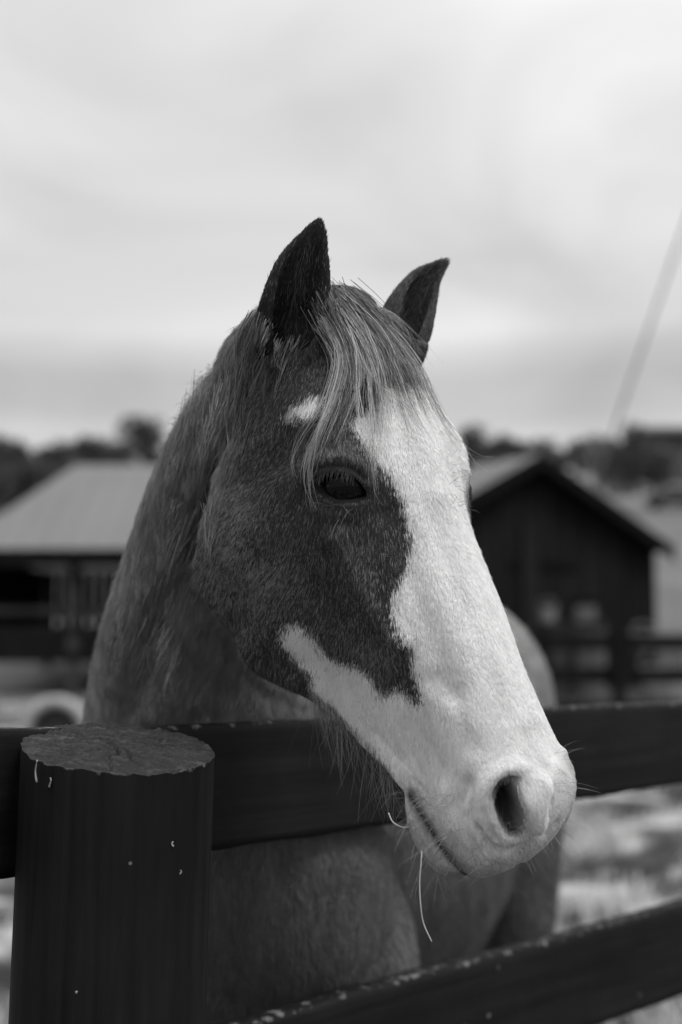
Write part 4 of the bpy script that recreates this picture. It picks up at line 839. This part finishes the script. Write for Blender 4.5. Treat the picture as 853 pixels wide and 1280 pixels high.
def build_land():
    xs = np.concatenate([-np.geomspace(1500, 6, 60), np.linspace(-5.5, 9, 120), np.geomspace(9.5, 1500, 60)]); ys = np.concatenate([[-300, -60, -15, -6], np.linspace(-2, 20, 160), np.geomspace(20.3, 3000, 120)])
    X, Y = np.meshgrid(xs, ys); Z = height(X, Y); nr = np.clip((22 - Y) / 6, 0, 1) * (Y > -5); P3 = np.stack([X.ravel(), Y.ravel(), 0 * X.ravel()], 1)
    Z = Z + nr * (vnoise(P3, .5, 5) * .035 + vnoise(P3, 1.6, 6) * .018).reshape(Z.shape) * (Y > 2.2); V = np.stack([X, Y, Z], -1).reshape(-1, 3); w_ = len(xs)
    Fc = [(j * w_ + i, j * w_ + i + 1, (j+1) * w_ + i + 1, (j+1) * w_ + i) for j in range(len(ys) - 1) for i in range(w_ - 1)]
    g = mesh_obj('ground', V, Fc, ground_mat()); g['kind'] = 'structure'
    # pale track of trodden sand beyond the pavilion
    mt = noisy('pale_sand', .46, .60, .8, .9)
    xx = np.linspace(-30, 6, 60); A = np.stack([xx, 38 + 1.2 * np.sin(xx * .2), np.zeros(60)], 1); B = A + [0, 9, 0]; V = np.concatenate([A, A * [1, 1, 0] + [0, 4.5, 0], B]); V[:, 2] = height(V[:, 0], V[:, 1]) + .03
    V2 = []; rows = 10
    for k in range(rows): row = A + [0, 7.5 * k / (rows - 1), 0]; row[:, 2] = height(row[:, 0], row[:, 1]) + .05; V2.append(row)
    V2 = np.concatenate(V2); Fc = [(k * 60 + i, k * 60 + i + 1, (k+1) * 60 + i + 1, (k+1) * 60 + i) for k in range(rows - 1) for i in range(59)]
    t = mesh_obj('sand_track', V2, Fc, mt); t['kind'] = 'structure'
    xx = np.linspace(34, 75, 60); V2 = []
    for k in range(rows): y = 106 + 1.5 * np.sin(xx * .1) + 9.0 * k / (rows - 1); V2.append(np.stack([xx, y, height(xx, y) + .25], 1))
    t = mesh_obj('hill_road', np.concatenate(V2), Fc, mt); t['kind'] = 'structure'
    # tufts of bleached grass
    rng = np.random.default_rng(3); n = 26000; d = rng.uniform(4.2, 16, n); pxx = np.where(rng.random(n) < .8, rng.uniform(600, 1000, n), rng.uniform(-150, 60, n)); x = (pxx - CXP) / F_PX * d; y = d
    tn = vnoise(np.stack([x, y, 0 * x], 1), .9, 50) + .5 * vnoise(np.stack([x, y, 0 * x], 1), 2.6, 51); k = tn > .28; x, y, tn = x[k], y[k], tn[k]; n = len(x)
    P3 = np.stack([x, y, 0 * x], 1); z = vnoise(P3, .5, 5) * .035 + vnoise(P3, 1.6, 6) * .018; h = rng.uniform(.04, .14, n) * (.6 + np.clip(tn, 0, 1)); a = rng.uniform(0, 6.28, n); w_ = rng.uniform(.003, .007, n)
    dx = np.stack([np.cos(a), np.sin(a), 0 * a], 1); ln = np.stack([np.cos(a + 1.3), np.sin(a + 1.3), 0 * a], 1) * (h * rng.uniform(.3, 1.2, n))[:, None]; b0 = np.stack([x, y, z - .01], 1)
    V = np.stack([b0 - dx * w_[:, None], b0 + dx * w_[:, None], b0 + ln * .4 + [0, 0, 1] * (h * .6)[:, None] + dx * (w_ * .7)[:, None], b0 + ln * .4 + [0, 0, 1] * (h * .6)[:, None] - dx * (w_ * .7)[:, None], b0 + ln + [0, 0, 1] * (h * .85)[:, None]], 1).reshape(-1, 3)
    Fc = []
    for i in range(n): q = i * 5; Fc.append((q, q + 1, q + 2, q + 3)); Fc.append((q + 3, q + 2, q + 4))
    o = mesh_obj('grass', V, Fc, noisy('bleached_grass', .22, .50, 3, .8)); tag(o, 'pale bleached grass in tufts across the muddy paddock', 'grass'); o['kind'] = 'stuff'

def box(x0, x1, y0, y1, z0, z1):
    V = [(x, y, z) for x in (x0, x1) for y in (y0, y1) for z in (z0, z1)]; return np.array(V, float), [(0, 1, 3, 2), (4, 6, 7, 5), (0, 4, 5, 1), (2, 3, 7, 6), (0, 2, 6, 4), (1, 5, 7, 3)]
def place(V, org, ang):
    c, s_ = math.cos(ang), math.sin(ang); R_ = np.array([[c, s_, 0], [-s_, c, 0], [0, 0, 1]]); return np.asarray(V) @ R_ + np.array(org)
def part(name, VF, mat, parent, label=None):
    """VF in the parent's own frame"""
    V, Fc = VF; o = mesh_obj(name, V, Fc, mat, None, smooth=False); o.parent = parent
    if label: o['label'] = label
    return o
def slab(p, q, r_, s_, t):
    """sloping panel with corners p q r s (counter-clockwise from outside) and thickness t downwards"""
    T = np.array([p, q, r_, s_], float); B = T - [0, 0, t]; return np.concatenate([T, B]), [(0, 1, 2, 3), (7, 6, 5, 4), (0, 4, 5, 1), (1, 5, 6, 2), (2, 6, 7, 3), (3, 7, 4, 0)]

def build_buildings():
    dark = noisy('dark_stained_boards', .007, .014, 2.0, .9, spec=.1, stretch=(1, 1, .15)); trim = noisy('dark_trim', .004, .007, 4, .9, spec=.1); roofm = noisy('grey_metal_roof', .10, .13, .6, .5, spec=.4); black = noisy('dark_opening', .004, .008, 2, .9)
    pale = noisy('pale_paint', .07, .11, 3, .7); mid = noisy('weathered_boards', .022, .045, 2, .85); glass, nt, b = mat_new('window_glass'); b.inputs['Base Color'].default_value = grey(.10); b.inputs['Roughness'].default_value = .12
    # gabled barn, gable end turned to the paddock
    ang = math.radians(30); g0 = at(664, 775, 30.0); barn = thing('barn', 'dark board barn with a steep gable behind the horse nose', 'barn', (g0[0], g0[1], 0)); barn.rotation_euler = (0, 0, ang)
    hw, he, hr, ln, ov = 3.48, 3.10, 4.88, 10.0, .40
    # wall boards, upright, along the gable
    nb = 24
    for i in range(nb):
        xa = -hw + 2 * hw * i / nb; xb = -hw + 2 * hw * (i + 1) / nb - .02; za, zb = (he + (hr - he) * (1 - abs(x) / hw) - .06 for x in (xa, xb)); t = .03 + .012 * (i % 2)
        V = [(xa, -t, 0), (xb, -t, 0), (xb, -t, zb), (xa, -t, za), (xa, 0, 0), (xb, 0, 0), (xb, 0, zb), (xa, 0, za)]
        part('plank', (np.array(V, float), [(0, 1, 2, 3), (5, 4, 7, 6), (0, 3, 7, 4), (1, 5, 6, 2), (3, 2, 6, 7), (0, 4, 5, 1)]), dark, barn)
    V = np.array([(-hw, .003, 0), (hw, .003, 0), (hw, .003, he), (0, .003, hr - .05), (-hw, .003, he), (-hw, ln, 0), (hw, ln, 0), (hw, ln, he), (0, ln, hr - .05), (-hw, ln, he)], float)
    part('wall', (V, [(0, 1, 2, 3, 4), (6, 5, 9, 8, 7), (1, 6, 7, 2), (5, 0, 4, 9)]), dark, barn)
    sl = (hr - he) / hw; e = hw + .20
    for s_ in (-1, 1):
        A = (0, -ov, hr + .10); B = (0, ln + ov, hr + .10); C_ = (s_ * e, ln + ov, hr + .10 - sl * e); D_ = (s_ * e, -ov, hr + .10 - sl * e)
        rf = part('roof', slab(A, B, C_, D_, .10) if s_ > 0 else slab(D_, C_, B, A, .10), roofm, barn)
        part('barge_board', slab((0, -ov - .06, hr + .11), (0, -ov - .003, hr + .11), (s_ * e, -ov - .003, hr + .11 - sl * e), (s_ * e, -ov - .06, hr + .11 - sl * e), .30), trim, rf)
        for k in range(12):
            y = -ov + .4 + k * .88; part('roof_seam', slab((0, y, hr + .135), (0, y + .05, hr + .135), (s_ * e, y + .05, hr + .135 - sl * e), (s_ * e, y, hr + .135 - sl * e), .03), roofm, rf)
    part('door_track', box(-.55, 1.2, -.10, -.05, 2.62, 2.74), trim, barn)
    d_ = part('door', box(-.28, .12, -.11, -.055, .02, 3.55), black, barn, 'tall narrow dark sliding door')
    w_ = part('window', box(1.05, 1.75, -.10, -.05, .95, 2.0), trim, barn); part('pane', box(1.12, 1.40, -.113, -.102, 1.46, 1.80), pale, w_); part('pane', box(1.42, 1.68, -.113, -.102, 1.46, 1.80), pale, w_)
    for i, x in enumerate((-2.2,)): w2 = part('window', box(x, x + .7, -.10, -.05, 1.2, 2.0), trim, barn); part('pane', box(x + .06, x + .64, -.113, -.102, 1.26, 1.94), glass, w2)
    # far side and back are plain
    # open pavilion with a hipped metal roof
    pav = thing('pavilion', 'open sided shed with a broad pale metal hipped roof on the left', 'shed', (-3.6, 30.5, 0))
    def P(x, y, z): return (x + 3.6, y - 30.5, z)
    ze, zr = 2.90, 5.02; FL, FR, BL, BR = P(-7.7, 28, ze), P(.6, 28, ze), P(-7.7, 36.5, ze), P(.6, 36.5, ze); R1, R2 = P(-6.05, 32.2, zr), P(-1.0, 32.2, zr)
    V = np.array([FL, FR, BR, BL, R1, R2], float); V2 = V - [0, 0, .12]; Fc = [(0, 1, 5, 4), (1, 2, 5), (2, 3, 4, 5), (3, 0, 4), (7, 6, 10, 11), (8, 7, 11), (9, 8, 11, 10), (6, 9, 10), (0, 6, 7, 1), (1, 7, 8, 2), (2, 8, 9, 3), (3, 9, 6, 0)]
    rf = part('roof', (np.concatenate([V, V2]), Fc), noisy('pale_metal_roof', .095, .115, .5, .5, spec=.4), pav)
    for k in range(17):
        x = -7.4 + k * .48; t0 = np.array(P(x, 28, ze + .015)); top = min(1, max(0, (x + 7.7) / 1.65)) if x < -6.05 else (1 if x < -1.0 else max(0, (.6 - x) / 1.6)); t1 = t0 + np.array([0, 4.2, zr - ze]) * top
        part('roof_seam', slab(t0, t0 + [.05, 0, 0], t1 + [.05, 0, 0], t1, .03), rf.data.materials[0], rf)
    part('fascia', box(-4.1, 4.2, -2.56, -2.50, ze - .34, ze - .002), trim, pav); part('fascia', box(-4.16, -4.10, -2.50, 6.0, ze - .34, ze - .002), trim, pav)
    for x in (-7.45, -5.30, -3.4, -1.5, .35):
        for y in (28.3, 36.2):
            px_, py_, _ = P(x, y, 0); part('post', box(px_ - .11, px_ + .11, py_ - .11, py_ + .11, 0, ze - .14), mid, pav)
    for i in range(30):
        x = -7.4 + i * .26; q = P(x, 35.9, 0); part('plank', box(q[0], q[0] + .235, q[1], q[1] + .03 + .01 * (i % 2), .95, ze - .15), dark if i % 3 else trim, pav)
    for i in range(29):
        y = 28.45 + i * .26; q = P(-7.5, y, 0); part('plank', box(q[0] - .03 - .01 * (i % 2), q[0], q[1], q[1] + .235, .80, ze - .15), dark if i % 3 else trim, pav)
    q = P(-7.4, 28.3, 0)
    for z, m_ in ((1.62, mid), (1.08, dark), (.88, dark)): part('rail', box(-3.85, 3.9, -2.10, -2.05, z, z + (.13 if m_ is mid else .2)), m_, pav)
    # house on the hill
    hb = at(853, 775, 150); hz = float(height(hb[0], 150)); hs = thing('house', 'distant blocky grey house with dark windows on the hill at right', 'house', (hb[0], 150, hz - .3)); grey_w = noisy('house_wall', .06, .085, .3, .8); hr_ = noisy('house_roof', .03, .045, .3, .8)
    part('wall', box(-3.3, 12, 0, 9, 0, 5.9), grey_w, hs)
    V, Fc = slab((-3.9, -.8, 5.9), (12.6, -.8, 5.9), (12.6, 4.5, 7.1), (-3.9, 4.5, 7.1), .25); rf = part('roof', (V, Fc), hr_, hs); part('roof_slope', slab((-3.9, 4.5, 7.1), (12.6, 4.5, 7.1), (12.6, 9.8, 5.9), (-3.9, 9.8, 5.9), .25), hr_, rf)
    for x in (-2.4, .6, 3.8, 7.0, 10):
        for z in (1.0, 3.7): w_ = part('window', box(x, x + 1.2, -.06, -.003, z, z + 1.2), trim, hs); part('pane', box(x + .1, x + 1.1, -.09, -.063, z + .1, z + 1.1), glass, w_)
    # parked vehicles by the road, only a few pixels each
    for i, (x, y, lab) in enumerate(((846, 104, 'tiny dark parked car below the hill house'), )):
        c = at(x, 775, y); z = float(height(c[0], y)); cr = thing('parked_car', lab, 'car', (c[0], y, z)); body = noisy('car_paint', .03, .05, 1, .3)
        bm = bmesh.new(); prof = [(-2.1, .35), (-2.1, .85), (-1.9, 1.0), (-1.0, 1.05), (-.5, 1.45), (1.0, 1.48), (1.6, 1.05), (2.1, .95), (2.15, .35)]
        V = np.array([(x_, y_, z_) for y_ in (-.85, .85) for x_, z_ in prof]); k = len(prof); Fc = [tuple(range(k))[::-1], tuple(range(k, 2 * k))] + [(j, (j + 1) % k, k + (j + 1) % k, k + j) for j in range(k)]; bm.free(); part('body', (V, Fc), body, cr)
        for wx in (-1.35, 1.35):
            for wy in (-.8, .8):
                th = np.linspace(0, 2 * math.pi, 16, endpoint=False); rg = np.array([np.stack([wx + .33 * np.cos(th), np.full(16, wy + o_), .33 + .33 * np.sin(th)], 1) for o_ in (-.1, .1)]); part('wheel', tube(rg), trim, cr)

def board_fence(name, label, x0, y0, x1, y1, zs, mat, step=2.4, hgt=1.45, tk=.035, bh=.15):
    L_ = math.hypot(x1 - x0, y1 - y0); ang = math.atan2(y1 - y0, x1 - x0); f = thing(name, label, 'fence', (x0, y0, 0)); f.rotation_euler = (0, 0, ang); n = int(L_ / step)
    for i in range(n + 1):
        x = i * step; th = np.linspace(0, 2 * math.pi, 14, endpoint=False); rg = np.array([np.stack([x + .085 * np.cos(th), .085 * np.sin(th), np.full(14, z)], 1) for z in (-.3, hgt - .01, hgt)]); part('post', tube(rg), mat, f)
        if i < n:
            for z in zs: part('rail', box(x + .003, x + step - .003, .09, .09 + tk, z, z + bh), mat, f)
    return f
def build_mid():
    dm = noisy('black_board', .006, .011, 6, .9, spec=.1); dg = noisy('grey_board', .030, .055, 6, .8)
    board_fence('fence', 'dark three rail fence across the paddock in front of the barn', 1.2, 18.4, 16, 17.2, (1.12, .70, .26), dm, step=2.35, hgt=1.36, bh=.19)
    board_fence('fence', 'dark rail fence on the far left before the open shed', -12.2, 23.6, -1.2, 24.6, (1.20, .78), dm, step=2.7, hgt=1.1, bh=.20)
    # old tyre standing half sunk behind the post
    c = at(72, 775, 15.5); t = thing('tyre', 'pale old tyre standing upright behind the left fence rail', 'tyre', (c[0], c[1], .29)); n, k = 48, 16; rg = []
    tw = noisy('pale_rubber', .22, .34, 8, .7)
    for i in range(n + 1):
        a = 2 * math.pi * i / n; ph = np.linspace(0, 2 * math.pi, k, endpoint=False); rr = .325 + .065 * np.cos(ph); rg.append(np.stack([rr * math.cos(a), .10 * np.sign(np.sin(ph)) * np.abs(np.sin(ph)) ** .6, rr * math.sin(a)], 1))
    o = part('tread', tube(np.array(rg), caps=False), tw, t); o.data.polygons.foreach_set('use_smooth', [True] * len(o.data.polygons))
    th = np.linspace(0, 2 * math.pi, 40, endpoint=False); rg = np.array([np.stack([r_ * np.cos(th), np.full(40, y), r_ * np.sin(th)], 1) for r_, y in ((.262, .03), (.262, .055), (.20, .07), (.10, .05))]); part('hub', tube(rg), noisy('rusty_hub', .02, .05, 8, .7), t)
    # bucket hung on the barn fence and drums by the barn
    mp_ = noisy('pale_plastic', .15, .21, 3, .6)
    def drum(nm, cat, lab, x, d, zb, r0, r1, h, m_):
        p = at(x, 775, d); t = thing(nm, lab, cat, (p[0], p[1], zb)); th = np.linspace(0, 2 * math.pi, 24, endpoint=False)
        rg = np.array([np.stack([r_ * np.cos(th), r_ * np.sin(th), np.full(24, z)], 1) for r_, z in ((r0, 0), (r0, .01), ((r0 + r1) / 2, h / 2), (r1, h - .03), (r1 * 1.06, h - .03), (r1 * 1.06, h), (r1 * .95, h), (r1 * .9, h * .2))]); o = part('shell', tube(rg), m_, t)
        hp = [np.array([r1 * math.cos(a), 0, h + r1 * .8 * math.sin(a)]) for a in np.linspace(0, math.pi, 9)]; w_ = wire('handle', hp, .012, m_, None, k=6, n=20); w_.parent = t
    drum('bucket', 'bucket', 'small round pale bucket hanging against the dark barn wall', 685, 28.6, 1.45, .13, .17, .32, mp_)
    drum('drum', 'drum', 'grey drum standing between the bucket and the barn window', 703, 27.5, 0, .22, .24, 1.25, noisy('grey_drum', .03, .05, 4, .7))
    drum('barrel', 'barrel', 'pale barrel standing under the barn window', 738, 27.2, 0, .28, .30, 1.32, noisy('pale_barrel', .05, .09, 3, .7))
    for x, d, lab in ((804, 20.5, 'small pale feed tub on the fence line by the barn corner'), (832, 27, 'white trough behind the dark fence at the right edge')): drum('tub', 'tub', lab, x, d, 1.06 if x == 804 else .0, .14 if x == 804 else .42, .17 if x == 804 else .5, .26 if x == 804 else .62, mp_)

def tree(kind, x, d, top_y, wpx, mats, label, group, seed, round_=1.0):
    """x pixel, depth, pixel height of the top and crown width in pixels"""
    rng = np.random.default_rng(seed); c = at(x, 775, d); zb = float(height(c[0], c[1])); zt = CAM_H + (775 - top_y) * d / F_PX; H = max(3.0, zt - zb); R_ = wpx / 2 * d / F_PX
    t = thing(kind, label, 'tree', (c[0], c[1], zb - .2), group); tr = []
    P = resample([(0, 0, 0), (rng.normal() * .1, 0, H * .3), (rng.normal() * .3, rng.normal() * .2, H * .6), (rng.normal() * .3, 0, H * .92)], 10); th = np.linspace(0, 2 * math.pi, 8, endpoint=False)
    VV, FF, off = [], [], 0
    def limb(P, r0, r1):
        nonlocal off
        rg = np.array([p + (r0 + (r1 - r0) * i / (len(P) - 1)) * np.stack([np.cos(th), np.sin(th), 0 * th], 1) for i, p in enumerate(P)]); V, F_ = tube(rg); VV.append(V); FF.extend([tuple(q + off for q in f) for f in F_]); off += len(V)
    limb(P, .035 * H, .006 * H); ends = []
    for i in range(14):
        z0 = H * rng.uniform(.22, .8); a = rng.uniform(0, 6.28); l_ = R_ * rng.uniform(.5, .95) * (1.1 - .5 * z0 / H); e_ = np.array([math.cos(a) * l_, math.sin(a) * l_, z0 + l_ * rng.uniform(.4, .9)]); s_ = np.array([P[min(9, int(z0 / H * 10))][0], P[min(9, int(z0 / H * 10))][1], z0]); limb(resample([s_, (s_ + e_) / 2 + [0, 0, -.06 * H], e_], 5), .012 * H, .003 * H); ends.append(e_)
    part('trunk', (np.concatenate(VV), FF), mats[0], t)
    # leaf and twig clumps spread through the crown
    ncl = 34; cl = []
    for i in range(ncl):
        if i < len(ends): q = ends[i]
        else: u = rng.normal(size=3); u /= np.linalg.norm(u); q = np.array([0, 0, H * .53]) + u * rng.uniform(.3, 1) ** .5 * np.array([R_ * .9, R_ * .9, H * .46])
        cl.append(q)
    cl = np.array(cl); m = 1500; idx = rng.integers(0, len(cl), m); p = cl[idx] + rng.normal(size=(m, 3)) * np.array([R_, R_, H * .4]) * .16; p = p[(p[:, 2] > H * .04) & (p[:, 2] < H * 1.0)]; m = len(p)
    s_ = rng.uniform(.05, .12, m) * R_ * 1.1; u = rng.normal(size=(m, 3)); u /= np.linalg.norm(u, axis=1, keepdims=True); v = np.cross(u, rng.normal(size=(m, 3))); v /= np.linalg.norm(v, axis=1, keepdims=True)
    V = np.stack([p - u * s_[:, None], p + v * s_[:, None] * .6, p + u * s_[:, None], p - v * s_[:, None] * .6], 1).reshape(-1, 3); part('crown', (V, [(4 * i, 4 * i + 1, 4 * i + 2, 4 * i + 3) for i in range(m)]), mats[1], t); return t
def build_trees():
    bark = noisy('bark', .03, .05, 3, .9); lf = noisy('dark_foliage', .035, .075, .6, .9); lf2 = noisy('grey_foliage', .07, .12, .6, .9); rng = np.random.default_rng(8)
    tree('round_tree', 175, 150, 516, 74, (bark, lf), 'tallest round dark tree on the ridge just left of the horse neck', None, 1)
    tree('round_tree', 592, 140, 524, 52, (bark, lf), 'rounded dark tree on the ridge close behind the far eye of the horse', None, 2)
    tree('round_tree', 637, 145, 537, 46, (bark, lf), 'low rounded tree above the left slope of the barn roof', None, 3)
    tree('conifer', 797, 120, 521, 40, (bark, lf), 'narrow dark evergreen standing just left of the hill house', None, 4)
    g = 'trees along the wooded ridge'
    for i in range(30):
        x = -140 + i * 13 + rng.normal() * 3
        if 140 < x < 215: continue
        tree('ridge_tree', x, rng.uniform(150, 175), 548 - (x > 90) * 3 + rng.normal() * 5, rng.uniform(36, 52), (bark, lf), 'dark bushy tree in the ridge wood to the left of the horse neck', g, 20 + i)
    VV, n0 = [], 0
    for i in range(16):
        c = at(205 + i * 24, 775, rng.uniform(160, 180)); zb = float(height(c[0], c[1])); m = 900; u = rng.normal(size=(m, 3)); u /= np.linalg.norm(u, axis=1, keepdims=True); p = np.array([c[0], c[1], zb + 2.4]) + u * rng.random((m, 1)) ** .4 * np.array([2.3, 2.3, 2.8]); a_ = rng.normal(size=(m, 3)); a_ /= np.linalg.norm(a_, axis=1, keepdims=True); b_ = np.cross(a_, u); VV.append(np.stack([p - a_ * .25, p + b_ * .18, p + a_ * .25, p - b_ * .18], 1).reshape(-1, 3))
    V = np.concatenate(VV); wd = mesh_obj('woods', V, [(4 * i, 4 * i + 1, 4 * i + 2, 4 * i + 3) for i in range(len(V) // 4)], lf); tag(wd, 'dark mass of ridge woodland directly behind the horse head', 'woods'); wd['kind'] = 'stuff'
    for i in range(26): x = 560 + i * 14.5 + rng.normal() * 4; tree('hillside_tree', x, rng.uniform(135, 185), 548 + rng.normal() * 6, rng.uniform(30, 46), (bark, lf2 if i % 3 else lf), 'grey leafless looking tree on the hillside behind the barn roof', 'trees on the hillside behind the barn', 90 + i)
    for i in range(10): x = 755 + i * 9 + rng.normal() * 3; tree('hillside_tree', x, rng.uniform(112, 128), 552 + rng.normal() * 9, rng.uniform(20, 30), (bark, lf), 'small dark tree beside the hill house', 'small trees beside the hill house', 130 + i)
    for i in range(22): x = -60 + i * 9; tree('slope_tree', x, rng.uniform(95, 125), 574 + rng.normal() * 6, rng.uniform(34, 48), (bark, lf), 'dark low tree on the wooded slope above the shed roof', 'trees on the slope above the shed roof', 160 + i)
def build_cable():
    a = at(712, 735, 44.0); z = float(height(a[0], a[1])); bpt = at(853, 290, 44.0); d = (bpt - at(765, 545, 44.0)); d /= np.linalg.norm(d); p0 = at(765, 545, 44.0); k = (p0[2] - z + .3) / d[2]; foot = p0 - d * k; topp = p0 + d * 22
    m_ = noisy('galvanised_guard', .09, .13, 2, .5); t = thing('guy_cable', 'thin grey guy cable slanting up the sky at the right edge', 'cable', tuple(foot)); off = -foot
    o = wire('cable', [p + off for p in (foot, p0, topp)], .042, m_, None, k=8, n=40); o.parent = t; o = wire('guard', [p + off for p in (foot, foot + d * 3.0)], .07, m_, None, k=10, n=10); o.parent = t
    # the pole it holds, outside the picture
    pb = topp.copy(); pole = thing('utility_pole', 'tall wooden utility pole that the slanting guy cable holds', 'pole', (pb[0], pb[1], float(height(pb[0], pb[1])) - .5)); H = pb[2] - pole.location[2] + .4
    o = wire('shaft', [np.array([0, 0, 0.0]), np.array([0, 0, H / 2]), np.array([0, 0, H])], .17, noisy('pole_wood', .06, .1, 3, .9), None, k=12, n=12, taper=.65); o.parent = pole; part('cross_arm', box(-1.2, 1.2, -.20, -.08, H - .9, H - .75), noisy('arm_wood', .06, .1, 3, .9), pole)

def build_straws():
    ms = noisy('straw', .42, .6, 40, .6)
    a = wire('straw', [at(*p) for p in ((528, 1060, 1.372), (527, 1075, 1.362), (525, 1100, 1.358), (526, 1130, 1.357), (530, 1155, 1.357), (540, 1177, 1.353))], .00085, ms, None, k=6, n=36, taper=.8); tag(a, 'long bent straw dangling from the corner of the horse lips', 'straw')
    b_ = wire('straw', [at(*p) for p in ((486, 1016, 1.375), (491, 1027, 1.372), (500, 1033, 1.372), (514, 1034, 1.380))], .0007, ms, None, k=6, n=20); tag(b_, 'short stub of straw stuck in the whiskers behind the mouth', 'straw')

build_land(); build_buildings(); build_mid(); build_trees(); build_cable()
build_near_fence()
_h, _V, _E, _Q, _info = build_horse()
coat_hair(_V, _E, _Q, _h); horse_details(_V, _E, _Q, _h, _info)
build_straws()
